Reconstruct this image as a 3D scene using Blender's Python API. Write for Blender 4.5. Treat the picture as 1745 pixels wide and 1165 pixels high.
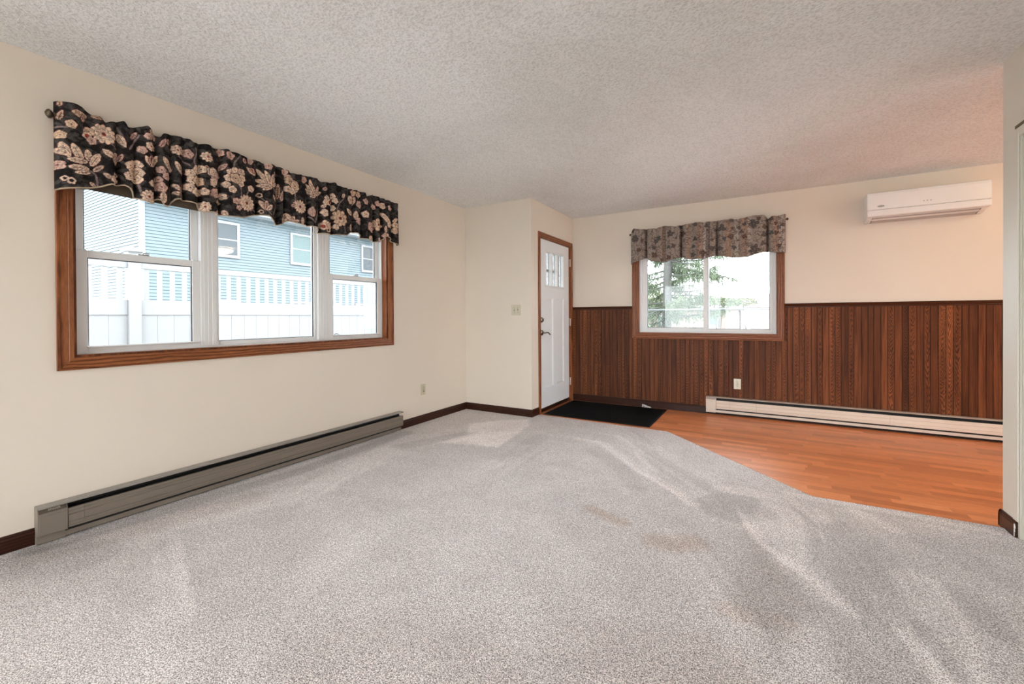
import bpy, math, random
import numpy as np
from mathutils import Matrix, Vector
random.seed(7)
rng = np.random.default_rng(7)
scene = bpy.context.scene
for o in list(bpy.data.objects):
    bpy.data.objects.remove(o, do_unlink=True)
COL = scene.collection

# ------------------------------------------------------------------ camera
cam_d = bpy.data.cameras.new('camera')
cam = bpy.data.objects.new('camera', cam_d)
COL.objects.link(cam)
cam_d.sensor_fit = 'HORIZONTAL'
cam_d.sensor_width = 36.0
cam_d.lens = 36.0 * 723.85 / 1745.0
cam_d.shift_y = -(582.5 - 544.18) / 1745.0
cam_d.clip_start = 0.02
cam_d.clip_end = 300
FWD = Vector((-0.50721475, 0.86180229, -0.00547795))
RGT = Vector((0.86181814, 0.50719152, -0.00512303))
UPV = Vector((0.00163667, 0.00731947, 0.99997187))
m = Matrix((RGT, UPV, -FWD)).transposed().to_4x4()
m.translation = Vector((3.1106, 0.0, 1.1183))
cam.matrix_world = m
scene.camera = cam

# ------------------------------------------------------------------ world, exposure
SKY = 3.0
FILL_LIVING = 1.8       # emission of the added fill pendants, unseen behind the camera
FILL_REAR = 5.0
LAMP_DINING = 8.0
world = bpy.data.worlds.new('overcast_sky')
scene.world = world
world.use_nodes = True
bg = world.node_tree.nodes['Background']
bg.inputs[0].default_value = (0.90, 0.96, 1.0, 1)
bg.inputs[1].default_value = SKY
vs = scene.view_settings
vs.view_transform = 'Standard'
vs.look = 'None'
vs.exposure = 1.88
vs.gamma = 1.0
vs.use_curve_mapping = False

# ------------------------------------------------------------------ mesh helpers
class MB:
    def __init__(s):
        s.v = []; s.f = []
    def box(s, x0, x1, y0, y1, z0, z1):
        n = len(s.v)
        s.v += [(x0,y0,z0),(x1,y0,z0),(x1,y1,z0),(x0,y1,z0),(x0,y0,z1),(x1,y0,z1),(x1,y1,z1),(x0,y1,z1)]
        s.f += [tuple(n+i for i in q) for q in ((0,3,2,1),(4,5,6,7),(0,1,5,4),(1,2,6,5),(2,3,7,6),(3,0,4,7))]
        return s
    def prism(s, prof, o, ua, ub, ul, L):
        """closed 2-D profile (a,b) extruded from o along ul by L; ul = ua x ub for outward faces"""
        o = Vector(o); ua = Vector(ua); ub = Vector(ub); ul = Vector(ul)
        n = len(s.v); k = len(prof)
        for t in (0, L):
            for a, b in prof:
                s.v.append(tuple(o + ua*a + ub*b + ul*t))
        for i in range(k):
            j = (i+1) % k
            s.f.append((n+i, n+j, n+k+j, n+k+i))
        s.f.append(tuple(n+i for i in reversed(range(k))))
        s.f.append(tuple(n+k+i for i in range(k)))
        return s
    def tube(s, path, r, seg=8, cap=True):
        path = [Vector(p) for p in path]
        rs = r if isinstance(r, (list, tuple)) else [r]*len(path)
        n = len(s.v); up = Vector((0,0,1))
        t0 = (path[1]-path[0]).normalized()
        a = t0.cross(up)
        if a.length < 1e-4: a = t0.cross(Vector((1,0,0)))
        a.normalize()
        for i, p in enumerate(path):
            t = (path[min(i+1,len(path)-1)] - path[max(i-1,0)]).normalized()
            a = (a - t*a.dot(t)).normalized()
            b = t.cross(a)
            for k in range(seg):
                th = 2*math.pi*k/seg
                s.v.append(tuple(p + (a*math.cos(th)+b*math.sin(th))*rs[i]))
        for i in range(len(path)-1):
            for k in range(seg):
                q = (k+1) % seg
                s.f.append((n+i*seg+k, n+i*seg+q, n+(i+1)*seg+q, n+(i+1)*seg+k))
        if cap:
            s.f.append(tuple(n+k for k in reversed(range(seg))))
            e = n+(len(path)-1)*seg
            s.f.append(tuple(e+k for k in range(seg)))
        return s
    def lathe(s, prof, c, ax, seg=20):
        """(radius, height) profile turned round axis ax through c"""
        c = Vector(c); ax = Vector(ax).normalized()
        a = ax.cross(Vector((0,0,1)))
        if a.length < 1e-3: a = Vector((1,0,0))
        a.normalize(); b = ax.cross(a)
        n = len(s.v)
        for r, h in prof:
            for k in range(seg):
                th = 2*math.pi*k/seg
                s.v.append(tuple(c + ax*h + (a*math.cos(th)+b*math.sin(th))*max(r,1e-5)))
        for i in range(len(prof)-1):
            for k in range(seg):
                q = (k+1) % seg
                s.f.append((n+i*seg+k, n+i*seg+q, n+(i+1)*seg+q, n+(i+1)*seg+k))
        return s
    def quad(s, a, b, c, d):
        n = len(s.v); s.v += [tuple(a),tuple(b),tuple(c),tuple(d)]; s.f.append((n,n+1,n+2,n+3)); return s
    def mesh(s, name, smooth=False):
        me = bpy.data.meshes.new(name)
        me.from_pydata(s.v, [], s.f)
        if smooth:
            me.polygons.foreach_set('use_smooth', [True]*len(me.polygons))
        me.update()
        return me
    def build(s, name, mat, parent=None, bevel=0, smooth=False, seg=1, loc=None):
        me = s.mesh(name, smooth)
        me.materials.append(mat)
        return link(name, me, parent, bevel, seg, loc)

def link(name, me, parent=None, bevel=0, seg=1, loc=None):
    o = bpy.data.objects.new(name, me)
    COL.objects.link(o)
    if parent is not None: o.parent = parent
    if loc is not None: o.location = loc
    if bevel:
        md = o.modifiers.new('bevel', 'BEVEL'); md.width = bevel; md.segments = seg
        md.limit_method = 'ANGLE'
    return o

def empty(name, loc=(0,0,0)):
    o = bpy.data.objects.new(name, None)
    COL.objects.link(o)
    o.location = loc
    o.empty_display_size = 0.05
    return o
def tag(o, label, cat, group=None):
    o['label'] = label; o['category'] = cat
    if group: o['group'] = group
    return o
def struct(o, label=None):
    o['kind'] = 'structure'
    if label: o['label'] = label
    return o

# ------------------------------------------------------------------ material helpers
def nodes(mat):
    mat.use_nodes = True
    nt = mat.node_tree
    return nt, nt.nodes, nt.links, nt.nodes['Principled BSDF']
def M(name, col, rough=0.5, metal=0, spec=0.5, emit=None, es=0):
    mt = bpy.data.materials.new(name)
    nt, N, L, b = nodes(mt)
    b.inputs['Base Color'].default_value = (*col, 1)
    b.inputs['Roughness'].default_value = rough
    b.inputs['Metallic'].default_value = metal
    b.inputs['Specular IOR Level'].default_value = spec
    if emit:
        b.inputs['Emission Color'].default_value = (*emit, 1)
        b.inputs['Emission Strength'].default_value = es
    return mt
def coords(N, L, scale=(1,1,1), kind='Object', rand=0):
    tc = N.new('ShaderNodeTexCoord')
    mp = N.new('ShaderNodeMapping')
    mp.inputs['Scale'].default_value = scale
    L.new(tc.outputs[kind], mp.inputs['Vector'])
    if rand:
        oi = N.new('ShaderNodeObjectInfo')
        mu = N.new('ShaderNodeMath'); mu.operation = 'MULTIPLY'; mu.inputs[1].default_value = rand
        L.new(oi.outputs['Random'], mu.inputs[0])
        L.new(mu.outputs[0], mp.inputs['Location'])
    return mp.outputs['Vector']
def noise(N, L, vec, scale, detail=3, rough=0.5, dist=0):
    n = N.new('ShaderNodeTexNoise')
    n.inputs['Scale'].default_value = scale
    n.inputs['Detail'].default_value = detail
    n.inputs['Roughness'].default_value = rough
    n.inputs['Distortion'].default_value = dist
    L.new(vec, n.inputs['Vector'])
    return n.outputs['Fac']
def ramp(N, L, fac, stops, interp='LINEAR'):
    r = N.new('ShaderNodeValToRGB')
    r.color_ramp.interpolation = interp
    e = r.color_ramp.elements
    while len(e) > 1: e.remove(e[-1])
    e[0].position = stops[0][0]; e[0].color = (*stops[0][1], 1)
    for p, c in stops[1:]:
        x = e.new(p); x.color = (*c, 1)
    L.new(fac, r.inputs['Fac'])
    return r.outputs['Color']
def mixc(N, L, fac, a, b, mode='MIX'):
    mx = N.new('ShaderNodeMix'); mx.data_type = 'RGBA'; mx.blend_type = mode
    for s_, v in ((mx.inputs[0], fac), (mx.inputs[6], a), (mx.inputs[7], b)):
        if isinstance(v, (int, float)): s_.default_value = v
        elif isinstance(v, tuple): s_.default_value = (*v, 1)
        else: L.new(v, s_)
    return mx.outputs[2]
def bump(N, L, b, h, strength=0.3, dist=0.002):
    bp = N.new('ShaderNodeBump')
    bp.inputs['Strength'].default_value = strength
    bp.inputs['Distance'].default_value = dist
    L.new(h, bp.inputs['Height'])
    L.new(bp.outputs['Normal'], b.inputs['Normal'])

def paint_mat(name, c1, c2, scale=60, rough=0.6, bs=0.12):
    mt = bpy.data.materials.new(name)
    nt, N, L, b = nodes(mt)
    v = coords(N, L)
    big = noise(N, L, v, 0.9, 2)
    L.new(ramp(N, L, big, [(0.3, c1), (0.7, c2)]), b.inputs['Base Color'])
    b.inputs['Roughness'].default_value = rough
    b.inputs['Specular IOR Level'].default_value = 0.3
    bump(N, L, b, noise(N, L, v, scale, 4), bs, 0.002)
    return mt
def wood_mat(name, stops, scale=(1,1,1), wscale=14, rough=0.4, rand=0, dist=7, axis='X', coat=0.0, pore=0.35, hue=None):
    """grain running along the axis whose scale entry is small"""
    mt = bpy.data.materials.new(name)
    nt, N, L, b = nodes(mt)
    v = coords(N, L, scale, 'Object', rand)
    w = N.new('ShaderNodeTexWave'); w.wave_type = 'BANDS'; w.bands_direction = axis
    w.inputs['Scale'].default_value = wscale
    w.inputs['Distortion'].default_value = dist
    w.inputs['Detail'].default_value = 3
    w.inputs['Detail Scale'].default_value = 1.2
    L.new(v, w.inputs['Vector'])
    col = ramp(N, L, w.outputs['Fac'], stops)
    fine = noise(N, L, v, wscale*9, 4, 0.6)
    col = mixc(N, L, pore, col, ramp(N, L, fine, [(0.35, (0.25,0.25,0.25)), (0.65, (1.15,1.1,1.05))]), 'MULTIPLY')
    if rand:
        oi = N.new('ShaderNodeObjectInfo')
        col = mixc(N, L, 1.0, col, ramp(N, L, oi.outputs['Random'], hue or [(0,(0.75,0.72,0.7)),(0.5,(1,1,1)),(1,(1.3,1.22,1.15))]), 'MULTIPLY')
    L.new(col, b.inputs['Base Color'])
    b.inputs['Roughness'].default_value = rough
    b.inputs['Specular IOR Level'].default_value = 0.3
    b.inputs['Coat Weight'].default_value = coat
    b.inputs['Coat Roughness'].default_value = 0.2
    bump(N, L, b, fine, 0.15, 0.001)
    return mt

WALL = paint_mat('cream_wall_paint', (0.815,0.715,0.61), (0.845,0.745,0.64), 70, 0.55, 0.10)
WHITEWALL = paint_mat('pale_partition_paint', (0.74,0.69,0.60), (0.78,0.73,0.64), 70, 0.45, 0.10)
def ceiling_mat():
    mt = bpy.data.materials.new('textured_ceiling')
    nt, N, L, b = nodes(mt)
    v = coords(N, L)
    stain = noise(N, L, v, 0.7, 5, 0.6)
    col = ramp(N, L, stain, [(0.3, (0.83,0.82,0.80)), (0.55, (0.925,0.925,0.92)), (0.8, (0.945,0.945,0.945))])
    pop = noise(N, L, v, 85, 2, 0.5)
    col = mixc(N, L, 0.55, col, ramp(N, L, pop, [(0.34,(0.76,0.75,0.74)),(0.5,(1,1,1)),(0.66,(1.10,1.10,1.10))]), 'MULTIPLY')
    L.new(col, b.inputs['Base Color'])
    b.inputs['Roughness'].default_value = 0.9
    b.inputs['Specular IOR Level'].default_value = 0.1
    bump(N, L, b, pop, 0.9, 0.008)
    return mt
CEIL = ceiling_mat()
OAK = wood_mat('brown_oak_trim', [(0,(0.13,0.034,0.010)),(0.3,(0.27,0.080,0.026)),(1,(0.36,0.125,0.045))], (1,1,0.16), 16, 0.38, dist=5)
OAKH = wood_mat('brown_oak_trim_across', [(0,(0.13,0.034,0.010)),(0.3,(0.27,0.080,0.026)),(1,(0.36,0.125,0.045))], (0.16,0.16,1), 16, 0.38, dist=5, axis='Z')
DARKB = wood_mat('dark_walnut_baseboard', [(0,(0.022,0.006,0.003)),(1,(0.055,0.014,0.006))], (0.2,0.2,1), 20, 0.35, dist=3, axis='Z', pore=0.2)
RAILM = wood_mat('dark_chair_rail_wood', [(0,(0.04,0.011,0.005)),(1,(0.105,0.032,0.013))], (0.2,0.2,1), 20, 0.35, dist=3, axis='Z', pore=0.2)
def panel_mat():
    """oak-print panelling: arched cathedral figure on some boards, straight grain on the others"""
    mt = bpy.data.materials.new('wood_grain_panelling')
    nt, N, L, b = nodes(mt)
    tc = N.new('ShaderNodeTexCoord'); sp = N.new('ShaderNodeSeparateXYZ'); L.new(tc.outputs['Object'], sp.inputs[0])
    oi = N.new('ShaderNodeObjectInfo')
    def mth(op, a, b_=None, c_=None):
        n = N.new('ShaderNodeMath'); n.operation = op
        for k, v_ in enumerate((a, b_, c_)):
            if v_ is None: continue
            if isinstance(v_, (int, float)): n.inputs[k].default_value = v_
            else: L.new(v_, n.inputs[k])
        return n.outputs[0]
    rnd = oi.outputs['Random']
    r37 = mth('MULTIPLY', rnd, 37.0)
    def vec(x, y, z):
        c = N.new('ShaderNodeCombineXYZ')
        for k, v_ in enumerate((x, y, z)):
            if isinstance(v_, (int, float)): c.inputs[k].default_value = v_
            else: L.new(v_, c.inputs[k])
        return c.outputs[0]
    X, Z = sp.outputs['X'], sp.outputs['Z']
    warp = noise(N, L, vec(mth('MULTIPLY', X, 26.0), r37, mth('MULTIPLY', Z, 2.6)), 1.0, 3, 0.55)
    u = mth('DIVIDE', mth('SUBTRACT', X, mth('ADD', 0.019, mth('MULTIPLY', warp, 0.012))), 0.016)
    u2 = mth('MULTIPLY', u, u)
    zz = mth('MULTIPLY', Z, mth('ADD', 14.0, mth('MULTIPLY', rnd, 20.0)))
    g = mth('ADD', mth('ADD', zz, mth('MULTIPLY', u2, -1.7)), mth('MULTIPLY', warp, 8.5))
    arch = mth('MULTIPLY', mth('PINGPONG', g, 0.5), 2.0)
    archc = ramp(N, L, arch, [(0.0,(0.14,0.11,0.10)),(0.34,(0.34,0.30,0.28)),(0.52,(1.1,1.1,1.1)),(1.0,(1.7,1.75,1.75))])
    strn = noise(N, L, vec(mth('MULTIPLY', X, 260.0), r37, mth('MULTIPLY', Z, 3.5)), 1.0, 3, 0.6)
    strc = ramp(N, L, strn, [(0.30,(0.34,0.30,0.28)),(0.5,(0.95,0.95,0.95)),(0.70,(1.35,1.35,1.35))])
    msk = noise(N, L, vec(r37, 3.0, mth('MULTIPLY', Z, 1.1)), 1.0, 1)
    mf = mth('GREATER_THAN', mth('FRACT', mth('MULTIPLY', rnd, 7.31)), 0.42)
    fig = mixc(N, L, mth('MULTIPLY', mf, mth('MINIMUM', mth('MULTIPLY', msk, 2.0), 1.0)), strc, mixc(N, L, 0.15, archc, strc))
    fine = noise(N, L, vec(mth('MULTIPLY', X, 900.0), r37, mth('MULTIPLY', Z, 30.0)), 1.0, 2)
    base = ramp(N, L, mth('FRACT', mth('MULTIPLY', rnd, 3.77)), [(0,(0.100,0.030,0.010)),(0.5,(0.160,0.048,0.016)),(1,(0.225,0.072,0.025))])
    col = mixc(N, L, 0.85, base, fig, 'MULTIPLY')
    stain = noise(N, L, vec(mth('MULTIPLY', X, 20.0), r37, mth('MULTIPLY', Z, 1.6)), 1.0, 2)
    col = mixc(N, L, 0.8, col, ramp(N, L, stain, [(0.35,(0.55,0.52,0.50)),(0.5,(1,1,1)),(0.68,(1.35,1.35,1.32))]), 'MULTIPLY')
    col = mixc(N, L, 0.4, col, ramp(N, L, fine, [(0.3,(0.6,0.58,0.56)),(0.6,(1.1,1.1,1.1))]), 'MULTIPLY')
    L.new(col, b.inputs['Base Color'])
    b.inputs['Roughness'].default_value = 0.5
    b.inputs['Specular IOR Level'].default_value = 0.22
    bump(N, L, b, strn, 0.12, 0.001)
    return mt
PANEL = panel_mat()
GROOVE = M('panelling_groove', (0.02,0.008,0.005), 0.7)
LAM = wood_mat('cherry_laminate', [(0,(0.68,0.195,0.066)),(0.35,(0.85,0.295,0.114)),(1,(0.93,0.375,0.160))], (0.10,1,1), 26, 0.34, rand=41, dist=5, axis='Y', pore=0.22,
               hue=[(0,(0.74,0.68,0.62)),(0.35,(0.93,0.91,0.89)),(0.75,(1.05,1.05,1.04)),(1,(1.12,1.24,1.30))])
LAM.node_tree.nodes['Principled BSDF'].inputs['Specular IOR Level'].default_value = 0.75
VINYL = M('white_vinyl', (0.188,0.193,0.202), 0.4, 0, 0.25)
VINYLW = M('white_vinyl_window', (0.83,0.83,0.83), 0.33)
GASKET = M('dark_gasket', (0.05,0.05,0.055), 0.5)
DOORW = paint_mat('white_door_paint', (0.86,0.865,0.87), (0.88,0.885,0.89), 40, 0.4, 0.03)
NICKEL = M('brushed_nickel', (0.30,0.28,0.26), 0.25, 1.0)
ALMOND = M('ivory_plastic', (0.66,0.60,0.45), 0.35)
ALMONDW = M('light_ivory_plastic', (0.80,0.77,0.64), 0.35)
SLOT = M('dark_slot', (0.02,0.018,0.015), 0.6)
BLACKM = M('black_steel', (0.012,0.012,0.012), 0.6)
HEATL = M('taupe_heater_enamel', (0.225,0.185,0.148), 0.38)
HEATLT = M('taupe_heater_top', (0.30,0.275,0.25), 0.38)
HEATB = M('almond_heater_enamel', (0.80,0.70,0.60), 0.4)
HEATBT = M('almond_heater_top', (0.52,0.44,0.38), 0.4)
LABELM = M('pale_lettering', (0.55,0.47,0.40), 0.5)
LABELBG = M('brown_label_strip', (0.10,0.075,0.055), 0.45)
ACW = M('white_appliance_plastic', (0.89,0.875,0.865), 0.2)
ACG = M('appliance_shadow_plastic', (0.44,0.41,0.40), 0.35)  # darkened copy of the white plastic, underside shade put into the colour
GREYM = M('grey_print', (0.25,0.24,0.23), 0.4)
RODM = M('bronze_curtain_rod', (0.10,0.075,0.045), 0.4, 0.6)
LININGM = M('brown_valance_lining', (0.085,0.060,0.040), 0.8)
PIPING = M('tan_piping', (0.50,0.38,0.27), 0.8)
PIPING2 = M('grey_hem', (0.16,0.13,0.115), 0.8)
def glass_mat(name, tint=(1,1,1), refl=1.0, rough=0.0):
    mt = bpy.data.materials.new(name)
    mt.use_nodes = True
    nt = mt.node_tree; N = nt.nodes; L = nt.links
    N.clear()
    out = N.new('ShaderNodeOutputMaterial')
    tr = N.new('ShaderNodeBsdfTransparent'); tr.inputs[0].default_value = (*tint, 1)
    gl = N.new('ShaderNodeBsdfGlossy'); gl.inputs['Roughness'].default_value = rough
    fr = N.new('ShaderNodeFresnel'); fr.inputs[0].default_value = 1.45
    mu = N.new('ShaderNodeMath'); mu.operation = 'MULTIPLY'; mu.inputs[1].default_value = refl
    mx = N.new('ShaderNodeMixShader')
    L.new(fr.outputs[0], mu.inputs[0]); L.new(mu.outputs[0], mx.inputs[0])
    L.new(tr.outputs[0], mx.inputs[1]); L.new(gl.outputs[0], mx.inputs[2])
    L.new(mx.outputs[0], out.inputs[0])
    return mt
GLASS = glass_mat('window_glass', (0.97,0.98,0.98), 0.8)
def attr_mat(name, rough=0.85, weave=900, sheen=0.0, speck=None):
    mt = bpy.data.materials.new(name)
    nt, N, L, b = nodes(mt)
    at = N.new('ShaderNodeAttribute'); at.attribute_name = 'print'
    col = at.outputs['Color']
    v = coords(N, L)
    if speck:
        for sc, amt, st in speck:
            col = mixc(N, L, amt, col, ramp(N, L, noise(N, L, v, sc, 2, 0.6), st), 'MULTIPLY')
    L.new(col, b.inputs['Base Color'])
    b.inputs['Roughness'].default_value = rough
    b.inputs['Specular IOR Level'].default_value = 0.15
    b.inputs['Sheen Weight'].default_value = sheen
    bump(N, L, b, noise(N, L, v, weave, 2, 0.6), 0.4, 0.002)
    return mt
CLOTH1 = attr_mat('floral_print_fabric', speck=[(70,0.75,[(0.35,(0.5,0.5,0.52)),(0.6,(1.35,1.3,1.3))])])
CLOTH2 = attr_mat('tapestry_print_fabric', speck=[(160,0.8,[(0.35,(0.45,0.43,0.42)),(0.62,(1.3,1.3,1.3))])])
CARPETM = attr_mat('speckled_grey_carpet', 0.95, 170, 0.15,
    speck=[(260,1.0,[(0.32,(0.08,0.07,0.07)),(0.43,(0.60,0.57,0.57)),(0.53,(1.10,1.10,1.10)),(0.68,(1.7,1.7,1.7))]),
           (115,0.65,[(0.32,(0.50,0.47,0.47)),(0.52,(1.0,1.0,1.0)),(0.7,(1.2,1.2,1.2))]),
           (4,0.35,[(0.35,(0.84,0.82,0.81)),(0.65,(1.1,1.1,1.1))])])

# ------------------------------------------------------------------ room dimensions (metres)
H = 2.44
YJ, XJ, YB = 4.173, 0.904, 5.365      # jog wall, door wall, back wall
XR, YR = 4.208, 3.25                  # partition face and its far end
YREAR, XDIN = -3.3, 9.4               # rear wall (behind camera), far dining wall
BBH = 0.086
TW = 0.14
W1 = dict(y0=0.753, y1=2.922, z0=0.918, z1=2.07)
W2 = dict(x0=1.775, x1=3.254, z0=0.912, z1=2.07)
# ------------------------------------------------------------------ measured outlines and prints (metres)
V1_TOP=[(0.687,2.217),(0.748,2.22),(0.777,2.219),(0.81,2.19),(0.843,2.193),(0.867,2.175),(0.884,2.186),(0.941,2.211),(0.958,2.187),(0.989,2.197),(1.021,2.212),(1.044,2.224),(1.08,2.198),(1.108,2.182),(1.118,2.208),(1.163,2.222),(1.206,2.223),(1.259,2.226),(1.278,2.212),(1.342,2.224),(1.403,2.215),(1.461,2.231),(1.546,2.224),(1.594,2.214),(1.674,2.221),(1.717,2.216),(1.794,2.229),(1.861,2.221),(1.908,2.207),(1.956,2.209),(2.01,2.218),(2.14,2.225),(2.161,2.205),(2.28,2.233),(2.352,2.215),(2.507,2.229),(2.596,2.228),(2.621,2.205),(2.681,2.232),(2.816,2.227),(3.005,2.218)]
V1_BOT=[(0.678,1.771),(0.793,1.803),(0.839,1.821),(0.887,1.85),(0.948,1.86),(0.976,1.845),(0.989,1.805),(1.025,1.794),(1.071,1.785),(1.088,1.819),(1.108,1.824),(1.124,1.786),(1.159,1.794),(1.18,1.841),(1.216,1.85),(1.256,1.841),(1.304,1.834),(1.319,1.793),(1.386,1.803),(1.455,1.791),(1.546,1.798),(1.603,1.821),(1.663,1.845),(1.736,1.852),(1.787,1.799),(1.831,1.807),(1.876,1.841),(2.016,1.837),(2.116,1.837),(2.142,1.795),(2.222,1.799),(2.391,1.817),(2.463,1.864),(2.525,1.859),(2.576,1.821),(2.654,1.817),(2.708,1.81),(2.777,1.825),(2.834,1.883),(2.878,1.874),(2.937,1.827),(2.99,1.824)]
V1_FOLD=[0.916,0.995,1.089,1.166,1.229,1.311,1.426,1.665,1.812,1.865,2.049,2.146,2.258,2.48,2.568,2.699,2.782,2.913]
V1_LIN=[(0.74,1.795),(0.806,1.806),(1.015,1.802),(1.199,1.803),(1.341,1.801)]
V2_TOP=[(1.707,2.144),(1.758,2.198),(1.857,2.178),(2.023,2.174),(2.115,2.194),(2.23,2.172),(2.32,2.182),(2.378,2.185),(2.453,2.192),(2.546,2.183),(2.726,2.188),(2.831,2.192),(2.865,2.178),(3.044,2.2),(3.128,2.194),(3.174,2.148),(3.201,2.171),(3.274,2.171),(3.331,2.189)]
V2_BOT=[(1.706,1.763),(1.867,1.816),(1.905,1.838),(1.953,1.785),(2.13,1.762),(2.233,1.795),(2.307,1.808),(2.4,1.771),(2.545,1.77),(2.678,1.801),(2.748,1.781),(2.85,1.763),(2.982,1.758),(3.091,1.793),(3.174,1.804),(3.227,1.787),(3.323,1.78)]
V2_FOLD=[1.899,2.297,2.675,3.163]
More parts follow.
